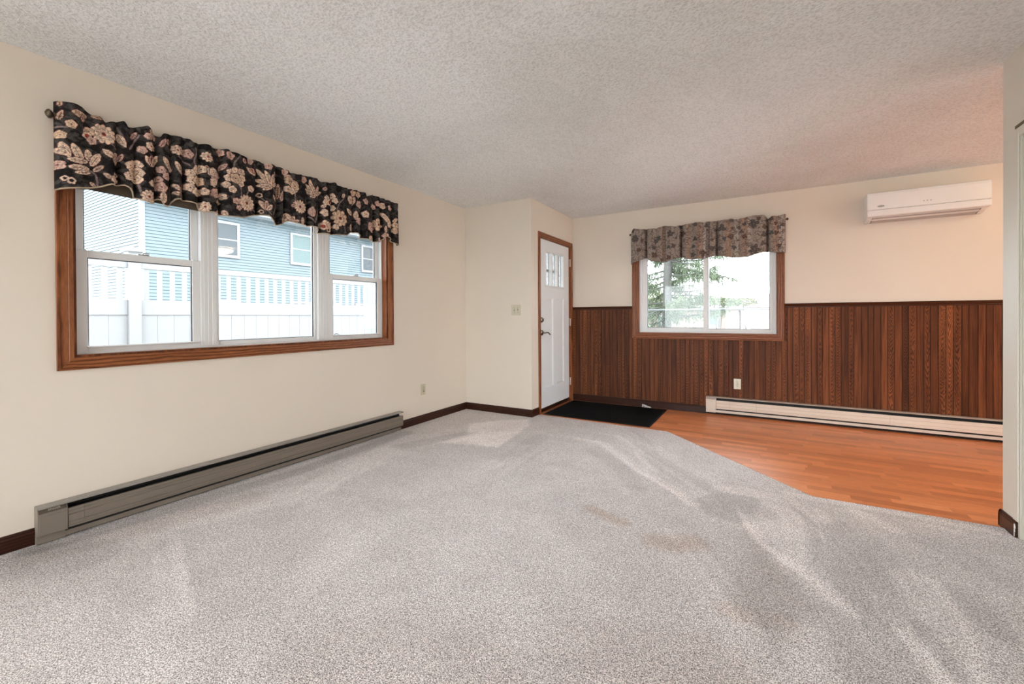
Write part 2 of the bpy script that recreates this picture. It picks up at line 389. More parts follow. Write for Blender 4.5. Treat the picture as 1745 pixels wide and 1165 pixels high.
V1_MOT=[('L',0.769,1.933,0.734,2.014,0.021,0),('L',0.795,1.946,0.792,2.003,0.017,0),('L',0.804,1.922,0.84,1.996,0.019,0),('L',0.814,1.896,0.855,1.937,0.012,0),('L',0.791,1.936,0.714,1.929,0.016,0),('L',0.797,1.9,0.718,1.891,0.018,0),('L',0.801,1.883,0.741,1.868,0.011,0),('L',0.721,1.94,0.696,2.011,0.02,0),('L',0.722,1.949,0.679,1.977,0.018,0),('L',0.9,1.995,0.852,2.025,0.017,0),('L',0.9,1.995,0.916,2.03,0.013,0),('L',0.904,2.001,0.909,1.961,0.014,0),('L',0.793,2.175,0.733,2.179,0.018,3),('L',0.78,2.181,0.777,2.141,0.008,1),('L',0.919,2.134,0.95,2.07,0.017,0),('L',0.692,2.123,0.705,2.176,0.01,3),('L',0.922,1.986,0.937,2.028,0.01,1),('L',0.889,1.876,0.853,1.898,0.012,0),('L',0.82,1.816,0.799,1.833,0.009,0),('L',0.81,2.184,0.85,2.182,0.009,3),('L',0.696,2.193,0.698,2.22,0.009,3),('D',0.859,2.108,0.054,11,0),('O',0.799,2.099,0.025,3),('O',0.792,2.074,0.022,2),('O',0.809,2.055,0.022,1),('O',0.732,2.111,0.023,3),('O',0.696,2.048,0.022,3),('O',0.688,1.895,0.025,1),('O',0.707,1.828,0.015,4),('O',0.728,1.821,0.018,4),('O',0.903,1.877,0.022,0),('O',0.91,1.907,0.014,4),('L',1.066,1.997,1.035,2.051,0.016,0),('L',1.066,1.997,1.063,2.06,0.014,2),('L',1.066,1.997,1.097,2.071,0.016,0),('L',1.122,1.865,1.123,1.8,0.018,0),('L',1.169,2.002,1.123,2.074,0.019,0),('L',1.222,1.994,1.185,2.069,0.015,0),('L',1.091,2.161,1.055,2.207,0.015,3),('L',1.212,1.898,1.173,1.929,0.013,0),('L',1.221,1.874,1.173,1.878,0.013,0),('L',1.111,2.128,1.133,2.181,0.013,1),('L',1.153,2.153,1.145,2.185,0.011,1),('L',0.978,2.13,1.001,2.172,0.012,1),('L',1.328,2.084,1.313,2.037,0.016,0),('L',1.347,2.057,1.345,2.089,0.014,2),('L',1.211,1.841,1.221,1.947,0.01,3),('O',0.997,1.988,0.03,0),('O',1.001,1.946,0.032,0),('O',0.997,1.909,0.029,0),('O',0.971,1.975,0.026,0),('O',0.969,1.917,0.028,0),('O',0.984,1.946,0.024,3),('O',1.114,1.994,0.024,1),('O',1.139,1.963,0.024,1),('O',1.102,1.935,0.02,1),('O',1.114,1.893,0.031,1),('O',1.069,1.901,0.02,0),('O',1.023,2.079,0.023,1),('O',1.051,2.166,0.02,1),('O',1.25,2.134,0.03,1),('O',1.299,2.049,0.029,0),('O',1.262,2.017,0.027,0),('O',1.267,1.976,0.026,0),('O',1.259,1.929,0.029,0),('O',1.294,1.908,0.029,0),('O',1.304,1.98,0.033,3),('O',1.323,2.061,0.027,0),('O',1.376,2.055,0.032,0),('O',1.391,2.018,0.027,1),('O',1.381,1.985,0.023,0),('O',1.336,1.922,0.025,0),('O',1.39,1.922,0.03,1),('D',1.05,1.82,0.038,11,0),('D',1.063,2.112,0.027,6,2),('D',1.196,2.139,0.031,8,0),('D',1.353,2.145,0.033,9,2),('D',1.336,1.827,0.033,9,0),('L',1.754,2.065,1.664,2.167,0.021,0),('L',1.754,2.065,1.722,2.171,0.017,0),('L',1.759,2.071,1.776,2.158,0.02,0),('L',1.765,2.067,1.801,2.099,0.014,0),('L',1.748,2.063,1.659,2.092,0.019,0),('L',1.754,2.062,1.669,2.05,0.017,0),('L',1.759,2.058,1.7,2.029,0.013,0),('L',1.654,2.117,1.588,2.152,0.02,0),('L',1.634,2.122,1.629,2.162,0.012,2),('L',1.725,1.888,1.681,1.948,0.018,0),('L',1.725,1.888,1.723,1.955,0.015,1),('L',1.725,1.888,1.758,1.93,0.015,0),('L',1.797,1.966,1.767,2.006,0.012,0),('L',1.42,2.084,1.463,2.134,0.014,1),('L',1.847,1.82,1.876,1.898,0.018,0),('L',1.847,1.82,1.929,1.884,0.017,0),('L',1.837,1.981,1.849,2.056,0.014,1),('L',1.82,1.994,1.821,2.104,0.01,3),('L',1.395,1.786,1.422,1.821,0.014,1),('L',1.458,1.794,1.44,1.825,0.014,0),('L',1.579,2.173,1.565,2.204,0.01,1),('L',1.799,2.153,1.793,2.184,0.011,0),('L',1.905,1.831,1.968,1.863,0.014,0),('O',1.483,2.083,0.026,0),('O',1.469,2.044,0.024,0),('O',1.511,2.102,0.024,0),('O',1.549,2.103,0.026,0),('O',1.554,2.063,0.024,0),('O',1.544,2.025,0.024,0),('O',1.459,1.997,0.024,0),('O',1.491,1.973,0.026,0),('O',1.511,2.051,0.037,3),('O',1.51,1.9,0.023,1),('O',1.526,1.858,0.019,1),('O',1.615,2.01,0.025,0),('O',1.896,2.158,0.034,3),('O',1.937,2.127,0.032,3),('O',1.931,2.086,0.028,0),('O',1.884,2.079,0.026,0),('O',1.396,1.927,0.031,1),('O',1.441,1.916,0.022,0),('O',1.384,2.055,0.029,0),('O',1.41,2.043,0.022,1),('O',1.384,1.996,0.024,0),('O',1.484,2.198,0.029,1),('O',1.429,2.2,0.024,1),('O',1.614,2.202,0.024,1),('O',1.739,2.203,0.025,1),('O',1.861,2.199,0.024,1),('O',1.684,1.985,0.018,4),('O',1.693,1.871,0.016,4),('O',1.416,1.873,0.019,0),('D',1.582,1.904,0.057,13,0),('D',1.954,1.974,0.037,9,1),('L',2.106,2.079,2.035,2.161,0.019,0),('L',2.106,2.079,2.026,2.118,0.018,0),('L',2.106,2.079,2.062,2.198,0.018,0),('L',2.11,2.086,2.147,2.173,0.019,0),('L',2.113,2.084,2.16,2.126,0.014,0),('L',2.106,2.076,2.064,2.066,0.012,0),('L',1.906,1.958,1.942,1.971,0.014,1),('L',2.465,2.004,2.399,2.045,0.021,0),('L',1.911,1.832,1.876,1.892,0.015,0),('L',1.911,1.832,1.929,1.886,0.013,0),('L',1.996,1.839,1.999,1.892,0.017,0),('L',2.892,1.998,2.786,2.091,0.028,0),('L',2.512,1.968,2.505,2.051,0.02,0),('L',2.448,1.865,2.448,1.923,0.015,0),('L',2.159,2.008,2.197,2.025,0.014,0),('L',2.079,1.913,2.079,1.99,0.026,1),('L',2.926,2.033,2.975,2.072,0.017,0),('L',2.83,1.916,2.831,1.98,0.016,0),('L',2.174,2.15,2.215,2.167,0.015,1),('L',2.351,2.126,2.382,2.165,0.016,0),('L',2.473,2.09,2.494,2.167,0.016,0),('O',1.901,2.142,0.036,3),('O',1.937,2.112,0.036,3),('O',1.913,2.072,0.028,0),('O',2.017,2.186,0.027,1),('O',2.208,2.086,0.026,0),('O',2.193,2.049,0.025,0),('O',2.264,2.118,0.026,0),('O',2.289,2.086,0.026,0),('O',2.263,2.022,0.026,0),('O',2.235,2.058,0.03,2),('O',2.186,1.965,0.033,0),('O',2.192,1.869,0.04,0),('O',2.233,1.858,0.036,0),('O',2.171,1.853,0.03,2),('O',2.291,1.869,0.025,0),('O',2.45,2.13,0.038,0),('O',2.474,2.198,0.03,3),('O',2.53,2.195,0.03,3),('O',2.537,2.111,0.035,1),('O',2.608,2.154,0.03,1),('O',2.536,1.966,0.033,1),('O',2.603,2.039,0.034,0),('O',2.689,2.125,0.03,1),('O',2.742,2.164,0.028,1),('O',2.805,2.158,0.031,0),('O',2.889,2.155,0.031,1),('O',2.661,1.935,0.05,1),('O',2.878,1.996,0.034,0),('O',2.95,2.002,0.034,3),('O',2.944,1.95,0.033,3),('O',2.83,1.881,0.035,1),('O',2.652,1.828,0.032,0),('O',2.212,1.83,0.021,4),('O',2.757,1.834,0.028,3),('D',1.978,1.968,0.052,13,0),('D',2.328,1.948,0.07,9,3),('D',2.74,1.97,0.059,7,3)]
V1_STEM=[[(0.801,1.894),(0.824,1.878),(0.83,1.821)],[(0.876,2.073),(0.915,2.049)],[(0.685,2.086),(0.72,2.091)],[(0.92,2.172),(0.941,2.114)],[(1.29,2.062),(1.277,2.1),(1.3,2.161),(1.287,2.183)],[(1.006,1.885),(1.017,1.829)],[(0.966,2.064),(0.997,2.127),(1.012,2.162)],[(1.2,2.102),(1.258,2.063)],[(1.502,2.114),(1.512,2.162),(1.546,2.216)],[(1.759,2.066),(1.803,2.023),(1.803,1.957),(1.763,1.856)],[(1.544,2.009),(1.546,1.939)],[(1.582,1.958),(1.597,1.987)],[(1.616,1.873),(1.657,1.855)],[(1.679,1.981),(1.715,1.948)],[(1.725,1.891),(1.752,1.859)],[(1.937,2.056),(1.936,2.01)],[(2.12,2.083),(2.146,2.029),(2.098,1.87)],[(2.299,2.014),(2.321,2.069),(2.381,2.14)],[(1.937,2.061),(1.942,2.005)],[(2.364,1.895),(2.371,1.832)],[(2.059,1.909),(2.098,1.87)]]
V2_MOT=[(1.772,2.07,0.058,5),(1.816,1.93,0.036,6),(1.855,2.043,0.026,6),(1.992,1.944,0.032,5),(2.017,2.021,0.038,5),(2.048,2.056,0.032,7),(1.998,1.857,0.044,6),(2.18,2.093,0.05,5),(2.162,1.938,0.028,7),(2.215,1.946,0.034,5),(2.245,2.036,0.018,5),(2.315,2.079,0.043,5),(2.429,1.824,0.037,5),(2.434,1.92,0.027,7),(2.452,2.004,0.03,7),(2.535,1.833,0.048,6),(2.452,2.174,0.031,5),(2.298,2.161,0.031,5),(1.74,2.177,0.039,5),(2.569,2.142,0.03,5),(2.162,1.813,0.037,6),(2.083,1.794,0.025,6),(2.726,2.099,0.051,5),(2.831,2.087,0.022,6),(2.816,1.994,0.039,6),(2.751,1.978,0.028,7),(2.895,2.085,0.027,5),(2.948,2.118,0.025,5),(2.919,2.039,0.025,5),(2.948,1.981,0.033,6),(3.034,2.113,0.059,5),(3.082,2.162,0.027,6),(3.137,2.069,0.032,6),(3.133,1.989,0.038,5),(3.043,1.835,0.065,5),(3.123,1.893,0.032,5),(3.201,1.998,0.027,7),(3.242,1.994,0.03,6),(3.301,2.072,0.026,5),(3.238,2.095,0.024,6),(3.265,1.854,0.032,6),(2.628,1.882,0.04,5),(2.629,1.979,0.023,5),(2.71,1.875,0.034,5),(2.85,1.874,0.028,7),(2.66,2.083,0.022,5),(2.572,2.144,0.028,5),(2.821,2.177,0.028,5),(3.193,2.149,0.033,5)]
V2_STR=[(2.09,1),(2.111,0),(2.485,1),(2.513,1),(2.585,0),(2.563,2),(2.378,1),(1.714,2),(2.559,2),(2.585,0),(2.771,1),(2.801,1),(2.87,2),(2.934,1),(2.972,1),(2.996,2),(3.224,1),(3.256,1),(3.287,2)]
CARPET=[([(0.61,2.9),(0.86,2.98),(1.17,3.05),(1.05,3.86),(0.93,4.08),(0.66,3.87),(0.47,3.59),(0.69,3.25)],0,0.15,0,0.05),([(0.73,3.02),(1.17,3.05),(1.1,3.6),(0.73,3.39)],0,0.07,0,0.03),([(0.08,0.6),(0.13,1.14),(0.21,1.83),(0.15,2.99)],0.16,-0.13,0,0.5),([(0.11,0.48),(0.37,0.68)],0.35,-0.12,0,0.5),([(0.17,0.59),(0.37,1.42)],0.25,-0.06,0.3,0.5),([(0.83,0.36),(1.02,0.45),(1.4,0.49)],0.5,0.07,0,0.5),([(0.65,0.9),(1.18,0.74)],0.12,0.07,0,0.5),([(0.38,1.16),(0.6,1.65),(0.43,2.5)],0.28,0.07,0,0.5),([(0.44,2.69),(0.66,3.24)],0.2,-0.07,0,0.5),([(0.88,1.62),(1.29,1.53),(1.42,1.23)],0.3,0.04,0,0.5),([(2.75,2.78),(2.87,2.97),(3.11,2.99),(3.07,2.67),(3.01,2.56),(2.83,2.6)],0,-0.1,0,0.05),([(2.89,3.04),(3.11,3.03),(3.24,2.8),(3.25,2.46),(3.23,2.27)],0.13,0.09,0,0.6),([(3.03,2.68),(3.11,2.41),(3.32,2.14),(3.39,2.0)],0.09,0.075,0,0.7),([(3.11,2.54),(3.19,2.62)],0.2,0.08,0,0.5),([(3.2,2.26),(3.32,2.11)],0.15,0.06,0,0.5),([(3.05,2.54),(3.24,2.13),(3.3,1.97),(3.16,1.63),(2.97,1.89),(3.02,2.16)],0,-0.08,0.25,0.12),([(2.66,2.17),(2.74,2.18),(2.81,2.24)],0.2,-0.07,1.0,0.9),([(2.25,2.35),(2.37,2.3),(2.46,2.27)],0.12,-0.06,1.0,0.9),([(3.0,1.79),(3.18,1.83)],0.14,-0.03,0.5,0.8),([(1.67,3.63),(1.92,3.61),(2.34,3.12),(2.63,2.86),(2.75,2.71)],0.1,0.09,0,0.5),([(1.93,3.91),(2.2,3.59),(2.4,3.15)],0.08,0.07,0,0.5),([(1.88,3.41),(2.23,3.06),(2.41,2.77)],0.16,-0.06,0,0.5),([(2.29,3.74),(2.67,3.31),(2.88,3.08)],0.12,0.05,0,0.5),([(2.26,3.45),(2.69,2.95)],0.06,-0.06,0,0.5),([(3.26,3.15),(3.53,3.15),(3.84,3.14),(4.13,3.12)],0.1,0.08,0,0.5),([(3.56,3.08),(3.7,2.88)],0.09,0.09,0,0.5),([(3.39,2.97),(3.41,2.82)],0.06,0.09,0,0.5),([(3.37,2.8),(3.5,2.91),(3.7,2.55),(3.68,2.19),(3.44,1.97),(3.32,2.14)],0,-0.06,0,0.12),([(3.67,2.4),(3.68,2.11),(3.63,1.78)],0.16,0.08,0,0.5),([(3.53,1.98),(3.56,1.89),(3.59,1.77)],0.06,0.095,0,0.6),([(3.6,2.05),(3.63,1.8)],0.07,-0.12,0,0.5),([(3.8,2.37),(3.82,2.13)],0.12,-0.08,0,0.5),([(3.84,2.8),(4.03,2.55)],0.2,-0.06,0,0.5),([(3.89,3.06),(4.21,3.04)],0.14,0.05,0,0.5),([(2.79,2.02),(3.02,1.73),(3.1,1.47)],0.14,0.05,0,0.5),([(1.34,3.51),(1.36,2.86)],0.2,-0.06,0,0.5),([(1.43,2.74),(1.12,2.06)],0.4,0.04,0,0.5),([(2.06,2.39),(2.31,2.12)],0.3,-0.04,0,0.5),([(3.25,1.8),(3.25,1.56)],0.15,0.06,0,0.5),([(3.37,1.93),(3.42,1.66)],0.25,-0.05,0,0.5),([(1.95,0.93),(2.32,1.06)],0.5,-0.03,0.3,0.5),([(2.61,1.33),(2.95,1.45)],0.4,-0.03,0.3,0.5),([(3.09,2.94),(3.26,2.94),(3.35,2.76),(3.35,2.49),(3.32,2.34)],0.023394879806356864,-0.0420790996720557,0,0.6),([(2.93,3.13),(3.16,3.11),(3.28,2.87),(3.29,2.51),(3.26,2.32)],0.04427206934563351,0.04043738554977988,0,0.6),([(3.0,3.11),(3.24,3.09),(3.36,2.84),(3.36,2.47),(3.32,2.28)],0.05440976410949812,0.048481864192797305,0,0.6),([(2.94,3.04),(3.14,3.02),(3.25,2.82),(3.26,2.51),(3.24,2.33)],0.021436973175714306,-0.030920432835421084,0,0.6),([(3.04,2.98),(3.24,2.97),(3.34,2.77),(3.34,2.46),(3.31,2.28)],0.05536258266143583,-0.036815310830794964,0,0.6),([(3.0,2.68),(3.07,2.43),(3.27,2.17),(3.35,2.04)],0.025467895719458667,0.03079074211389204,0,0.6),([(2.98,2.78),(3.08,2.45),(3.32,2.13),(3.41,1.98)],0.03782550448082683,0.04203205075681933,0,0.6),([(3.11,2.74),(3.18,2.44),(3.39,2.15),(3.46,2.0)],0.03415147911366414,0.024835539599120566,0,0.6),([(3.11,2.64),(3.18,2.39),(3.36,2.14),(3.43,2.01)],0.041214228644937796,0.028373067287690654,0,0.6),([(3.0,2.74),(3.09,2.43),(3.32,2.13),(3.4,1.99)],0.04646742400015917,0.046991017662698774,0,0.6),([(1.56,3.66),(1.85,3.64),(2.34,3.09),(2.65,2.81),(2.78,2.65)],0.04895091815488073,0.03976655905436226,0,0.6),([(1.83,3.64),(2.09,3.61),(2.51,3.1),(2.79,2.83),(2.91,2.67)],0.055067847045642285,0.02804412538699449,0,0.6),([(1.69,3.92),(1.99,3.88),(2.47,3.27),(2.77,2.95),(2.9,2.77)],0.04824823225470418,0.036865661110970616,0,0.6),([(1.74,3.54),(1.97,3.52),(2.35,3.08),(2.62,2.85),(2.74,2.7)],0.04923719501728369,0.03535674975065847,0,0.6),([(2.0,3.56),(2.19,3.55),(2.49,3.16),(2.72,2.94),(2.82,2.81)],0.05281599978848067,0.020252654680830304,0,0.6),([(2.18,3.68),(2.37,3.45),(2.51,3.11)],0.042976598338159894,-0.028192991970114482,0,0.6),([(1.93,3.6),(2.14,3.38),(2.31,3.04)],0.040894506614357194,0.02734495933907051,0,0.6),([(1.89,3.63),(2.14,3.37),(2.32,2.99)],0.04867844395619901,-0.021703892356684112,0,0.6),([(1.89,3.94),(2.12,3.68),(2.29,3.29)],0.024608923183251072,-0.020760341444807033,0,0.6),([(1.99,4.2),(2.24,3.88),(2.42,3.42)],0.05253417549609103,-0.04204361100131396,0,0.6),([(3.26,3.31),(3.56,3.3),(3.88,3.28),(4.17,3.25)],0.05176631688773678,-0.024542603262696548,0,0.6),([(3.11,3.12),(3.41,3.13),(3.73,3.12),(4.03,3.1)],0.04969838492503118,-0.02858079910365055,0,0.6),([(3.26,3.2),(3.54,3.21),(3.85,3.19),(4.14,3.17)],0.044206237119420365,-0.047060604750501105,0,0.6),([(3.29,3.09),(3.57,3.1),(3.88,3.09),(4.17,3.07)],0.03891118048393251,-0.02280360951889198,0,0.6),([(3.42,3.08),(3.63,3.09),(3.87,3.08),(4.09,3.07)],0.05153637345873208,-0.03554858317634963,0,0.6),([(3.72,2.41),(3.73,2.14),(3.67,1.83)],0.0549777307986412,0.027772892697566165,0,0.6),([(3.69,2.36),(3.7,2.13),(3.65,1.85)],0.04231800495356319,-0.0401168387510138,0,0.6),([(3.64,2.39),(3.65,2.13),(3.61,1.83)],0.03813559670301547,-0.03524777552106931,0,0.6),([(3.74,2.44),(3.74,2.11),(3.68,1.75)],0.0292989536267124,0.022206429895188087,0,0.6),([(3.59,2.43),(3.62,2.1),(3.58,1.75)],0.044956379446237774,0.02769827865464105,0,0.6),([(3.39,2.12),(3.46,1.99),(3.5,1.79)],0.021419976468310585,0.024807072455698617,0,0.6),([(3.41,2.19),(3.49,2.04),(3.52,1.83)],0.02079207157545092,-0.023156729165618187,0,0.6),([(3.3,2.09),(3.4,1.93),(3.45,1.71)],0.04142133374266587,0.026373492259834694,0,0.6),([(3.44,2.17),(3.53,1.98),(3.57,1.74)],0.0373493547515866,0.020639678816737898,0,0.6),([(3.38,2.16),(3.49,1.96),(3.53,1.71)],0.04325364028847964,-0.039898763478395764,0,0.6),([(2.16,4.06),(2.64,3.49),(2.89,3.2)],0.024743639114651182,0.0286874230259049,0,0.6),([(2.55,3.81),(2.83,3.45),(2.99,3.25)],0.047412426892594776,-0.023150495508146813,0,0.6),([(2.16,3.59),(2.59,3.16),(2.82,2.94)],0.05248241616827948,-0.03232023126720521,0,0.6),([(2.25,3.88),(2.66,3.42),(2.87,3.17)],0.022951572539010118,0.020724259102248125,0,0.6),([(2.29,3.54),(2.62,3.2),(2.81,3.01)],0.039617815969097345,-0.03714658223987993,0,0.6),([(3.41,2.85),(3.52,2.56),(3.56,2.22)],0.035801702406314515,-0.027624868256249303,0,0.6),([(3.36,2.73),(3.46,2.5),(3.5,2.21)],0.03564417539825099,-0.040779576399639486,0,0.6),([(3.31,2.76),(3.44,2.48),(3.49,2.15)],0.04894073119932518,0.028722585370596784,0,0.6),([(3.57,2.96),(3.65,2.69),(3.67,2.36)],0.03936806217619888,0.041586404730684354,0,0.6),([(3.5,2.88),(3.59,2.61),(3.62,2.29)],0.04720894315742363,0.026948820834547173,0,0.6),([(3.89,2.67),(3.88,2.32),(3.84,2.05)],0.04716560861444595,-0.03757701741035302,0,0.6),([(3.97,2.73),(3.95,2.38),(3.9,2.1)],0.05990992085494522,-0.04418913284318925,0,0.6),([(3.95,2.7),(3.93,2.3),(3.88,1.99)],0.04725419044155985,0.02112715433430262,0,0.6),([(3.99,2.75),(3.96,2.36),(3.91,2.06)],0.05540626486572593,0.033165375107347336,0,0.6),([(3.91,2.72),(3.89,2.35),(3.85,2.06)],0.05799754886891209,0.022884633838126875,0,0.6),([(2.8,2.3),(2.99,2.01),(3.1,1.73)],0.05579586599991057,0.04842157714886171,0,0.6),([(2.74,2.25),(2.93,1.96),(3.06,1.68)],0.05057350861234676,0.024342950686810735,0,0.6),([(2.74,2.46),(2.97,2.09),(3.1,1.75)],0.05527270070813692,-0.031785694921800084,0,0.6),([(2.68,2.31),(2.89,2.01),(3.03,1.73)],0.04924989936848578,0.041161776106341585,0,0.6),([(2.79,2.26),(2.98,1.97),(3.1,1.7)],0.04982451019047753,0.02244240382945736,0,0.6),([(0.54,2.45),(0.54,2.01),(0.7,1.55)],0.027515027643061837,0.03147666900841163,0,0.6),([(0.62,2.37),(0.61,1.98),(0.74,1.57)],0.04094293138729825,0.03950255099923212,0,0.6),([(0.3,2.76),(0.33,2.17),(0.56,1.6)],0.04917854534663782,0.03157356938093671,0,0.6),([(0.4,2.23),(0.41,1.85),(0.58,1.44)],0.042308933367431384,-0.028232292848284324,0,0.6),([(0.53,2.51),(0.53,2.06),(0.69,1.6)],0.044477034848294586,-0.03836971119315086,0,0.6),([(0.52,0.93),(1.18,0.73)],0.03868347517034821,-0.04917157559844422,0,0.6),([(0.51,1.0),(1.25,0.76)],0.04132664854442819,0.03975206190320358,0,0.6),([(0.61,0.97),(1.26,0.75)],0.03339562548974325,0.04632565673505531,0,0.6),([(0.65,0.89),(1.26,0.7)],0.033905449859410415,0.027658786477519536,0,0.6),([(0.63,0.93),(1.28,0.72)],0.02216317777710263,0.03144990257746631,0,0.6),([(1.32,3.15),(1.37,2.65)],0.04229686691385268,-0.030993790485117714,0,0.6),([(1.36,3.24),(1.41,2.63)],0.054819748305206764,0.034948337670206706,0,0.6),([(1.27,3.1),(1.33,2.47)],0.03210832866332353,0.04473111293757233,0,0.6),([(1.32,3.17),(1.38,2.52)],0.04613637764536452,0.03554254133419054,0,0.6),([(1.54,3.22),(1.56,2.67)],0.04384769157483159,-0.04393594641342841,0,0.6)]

# ================================================================== STRUCTURE
def wall(name, boxes, mat, label=None):
    mb = MB()
    for b in boxes: mb.box(*b)
    return struct(mb.build(name, mat), label)

w = W1
wall_left = wall('wall_left', [(-TW,0,YREAR,w['y0'],0,H), (-TW,0,w['y1'],YJ+TW,0,H),
                   (-TW,0,w['y0'],w['y1'],0,w['z0']), (-TW,0,w['y0'],w['y1'],w['z1'],H)], WALL, 'cream painted left wall with wide window')
wall_jog = wall('wall_jog', [(0,XJ,YJ,YJ+TW,0,H)], WALL, 'short cream wall return beside the entry door')
DO = dict(y0=4.392, y1=5.282, z1=2.05)
wall_entry = wall('wall_entry', [(XJ-TW,XJ,YJ+TW,DO['y0'],0,H), (XJ-TW,XJ,DO['y1'],YB+TW,0,H), (XJ-TW,XJ,DO['y0'],DO['y1'],DO['z1'],H)], WALL, 'cream wall around the entry door')
w = W2
wall_back = wall('wall_back', [(XJ,w['x0'],YB,YB+TW,0,H), (w['x1'],XDIN,YB,YB+TW,0,H),
                   (w['x0'],w['x1'],YB,YB+TW,0,w['z0']), (w['x0'],w['x1'],YB,YB+TW,w['z1'],H)], WALL, 'back wall, cream above wood panelling')
OP = dict(y0=2.30, y1=3.078, z1=1.995)
wall_part = wall('wall_partition', [(XR,XR+0.115,OP['y1'],YR,0,H), (XR,XR+0.115,YREAR,OP['y0'],0,H), (XR,XR+0.115,OP['y0'],OP['y1'],OP['z1'],H)], WHITEWALL, 'pale partition wall at the right edge')
wall_rear = wall('wall_rear', [(-TW,0.35,YREAR-TW,YREAR,0,H), (3.85,XDIN,YREAR-TW,YREAR,0,H), (0.35,3.85,YREAR-TW,YREAR,0,0.08), (0.35,3.85,YREAR-TW,YREAR,2.15,H)], WALL)
wall_dining = wall('wall_dining', [(XDIN,XDIN+TW,YREAR-TW,1.5,0,H), (XDIN,XDIN+TW,5.2,YB+TW,0,H), (XDIN,XDIN+TW,1.5,5.2,0,0.05), (XDIN,XDIN+TW,1.5,5.2,2.25,H), (XR+0.115,XDIN,1.2,1.3,0,H)], WALL)
ceiling = struct(MB().box(-0.3,XDIN+0.3,YREAR-0.3,YB+0.35,H,H+0.12).build('ceiling', CEIL), 'white stippled ceiling')

SUB = M('subfloor', (0.25,0.16,0.09), 0.8)
floor = struct(MB().box(-TW,XDIN,YREAR-TW,YB+TW,-0.14,-0.012).build('floor', SUB), 'floor of grey carpet and cherry laminate')
# ---- laminate strips, each a piece of the floor
CE = [(0.904,4.318),(2.319,4.292),(3.375,3.184),(4.22,3.205)]      # carpet edge
def ctop(x):
    if x < CE[0][0]: return YJ
    return float(np.interp(x, [c[0] for c in CE], [c[1] for c in CE]))
PW = 0.0655
strip_mesh = {}
y = YB
while y > 3.10:
    x = XJ - rng.random()*0.4
    while x < 5.15:
        ln = float(rng.choice([0.26,0.34,0.42,0.52]))
        x0, x1 = max(x, XJ), x + ln
        yl = y - PW
        hid = y < min(ctop(x0), ctop(x1)) - 0.01 or (x0 > XR+0.2 and y < 3.3)
        if x1 > XJ + 0.01 and not hid:
            key = round(x1-x0, 2)
            if key not in strip_mesh:
                me = MB().box(0,x1-x0-0.0006,0,PW-0.0005,-0.0115,0).mesh('floor_strip'); me.materials.append(LAM)
                strip_mesh[key] = me
            link('floor_strip', strip_mesh[key], floor, loc=(x0, yl, 0))
        x += ln
    y -= PW
MB().box(5.2,XDIN,1.3,YB,-0.0115,-0.0005).build('laminate_field', LAM, floor)
EDGE = M('reddish_edge_strip', (0.30,0.10,0.045), 0.4)
for (xa,ya),(xb,yb) in zip(CE[:-1], CE[1:]):
    d = Vector((xb-xa, yb-ya, 0)); L_ = d.length; d.normalize()
    MB().prism([(0,-0.004),(0.014,-0.004),(0.014,0.0015),(0.004,0.006),(0,0.006)], (xa,ya,0), (-d.y,d.x,0), (0,0,1), d, L_).build('edge_strip', EDGE, floor)
# ---- carpet with vacuum tracks and stains
def seg_dist(px, py, pts):
    if len(pts) == 1:
        return np.hypot(px-pts[0][0], py-pts[0][1])
    best = None
    for (x0,y0),(x1,y1) in zip(pts[:-1], pts[1:]):
        dx, dy = x1-x0, y1-y0
        t = np.clip(((px-x0)*dx+(py-y0)*dy)/(dx*dx+dy*dy+1e-9), 0, 1)
        d = np.hypot(px-x0-t*dx, py-y0-t*dy)
        best = d if best is None else np.minimum(best, d)
    return best
def inside(px, py, pts):
    r = np.zeros(px.shape, bool)
    for (x0,y0),(x1,y1) in zip(pts, pts[1:]+pts[:1]):
        c = (y0 > py) != (y1 > py)
        r ^= c & (px < (x1-x0)*(py-y0)/(y1-y0+1e-12)+x0)
    return r
def sstep(a, b, x):
    t = np.clip((x-a)/(b-a+1e-9), 0, 1); return t*t*(3-2*t)
def make_carpet():
    V = []; F = []
    def patch(x0, x1, nx, ny):
        n = len(V)
        xs = np.linspace(x0, x1, nx+1); ts = np.concatenate([np.linspace(0, 0.455, 12)[:-1], np.linspace(0.455, 1, ny-10)])
        for xx in xs:
            yt = ctop(xx)
            for t in ts: V.append((xx, YREAR + (yt-YREAR)*t, 0.007))
        for i in range(nx):
            for j in range(ny):
                a = n+i*(ny+1)+j
                F.append((a, a+ny+1, a+ny+2, a+1))
        for i in range(nx):           # far edge turned down
            a = n+i*(ny+1)+ny; b = a+ny+1
            k = len(V)
            V.append((V[a][0],V[a][1],-0.011)); V.append((V[b][0],V[b][1],-0.011))
            F.append((a, b, k+1, k))
    patch(0.0, XJ, 70, 420)
    patch(XJ, XR+0.11, 270, 420)
    me = bpy.data.meshes.new('carpet')
    me.from_pydata(V, [], F); me.update()
    P = np.array(V); px, py = P[:,0], P[:,1]
    lum = np.ones(len(P)); br = np.zeros(len(P))
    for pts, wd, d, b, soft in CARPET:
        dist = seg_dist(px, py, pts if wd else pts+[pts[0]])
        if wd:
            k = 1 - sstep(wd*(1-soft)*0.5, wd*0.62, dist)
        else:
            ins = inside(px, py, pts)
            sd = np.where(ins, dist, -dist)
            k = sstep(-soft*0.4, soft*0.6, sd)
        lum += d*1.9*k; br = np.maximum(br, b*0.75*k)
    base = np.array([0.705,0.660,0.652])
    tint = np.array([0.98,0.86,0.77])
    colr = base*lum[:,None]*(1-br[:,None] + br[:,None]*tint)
    at = me.color_attributes.new('print', 'FLOAT_COLOR', 'POINT')
    at.data.foreach_set('color', np.concatenate([colr, np.ones((len(P),1))],1).astype(np.float32).ravel())
    me.materials.append(CARPETM)
    return link('carpet', me, floor)
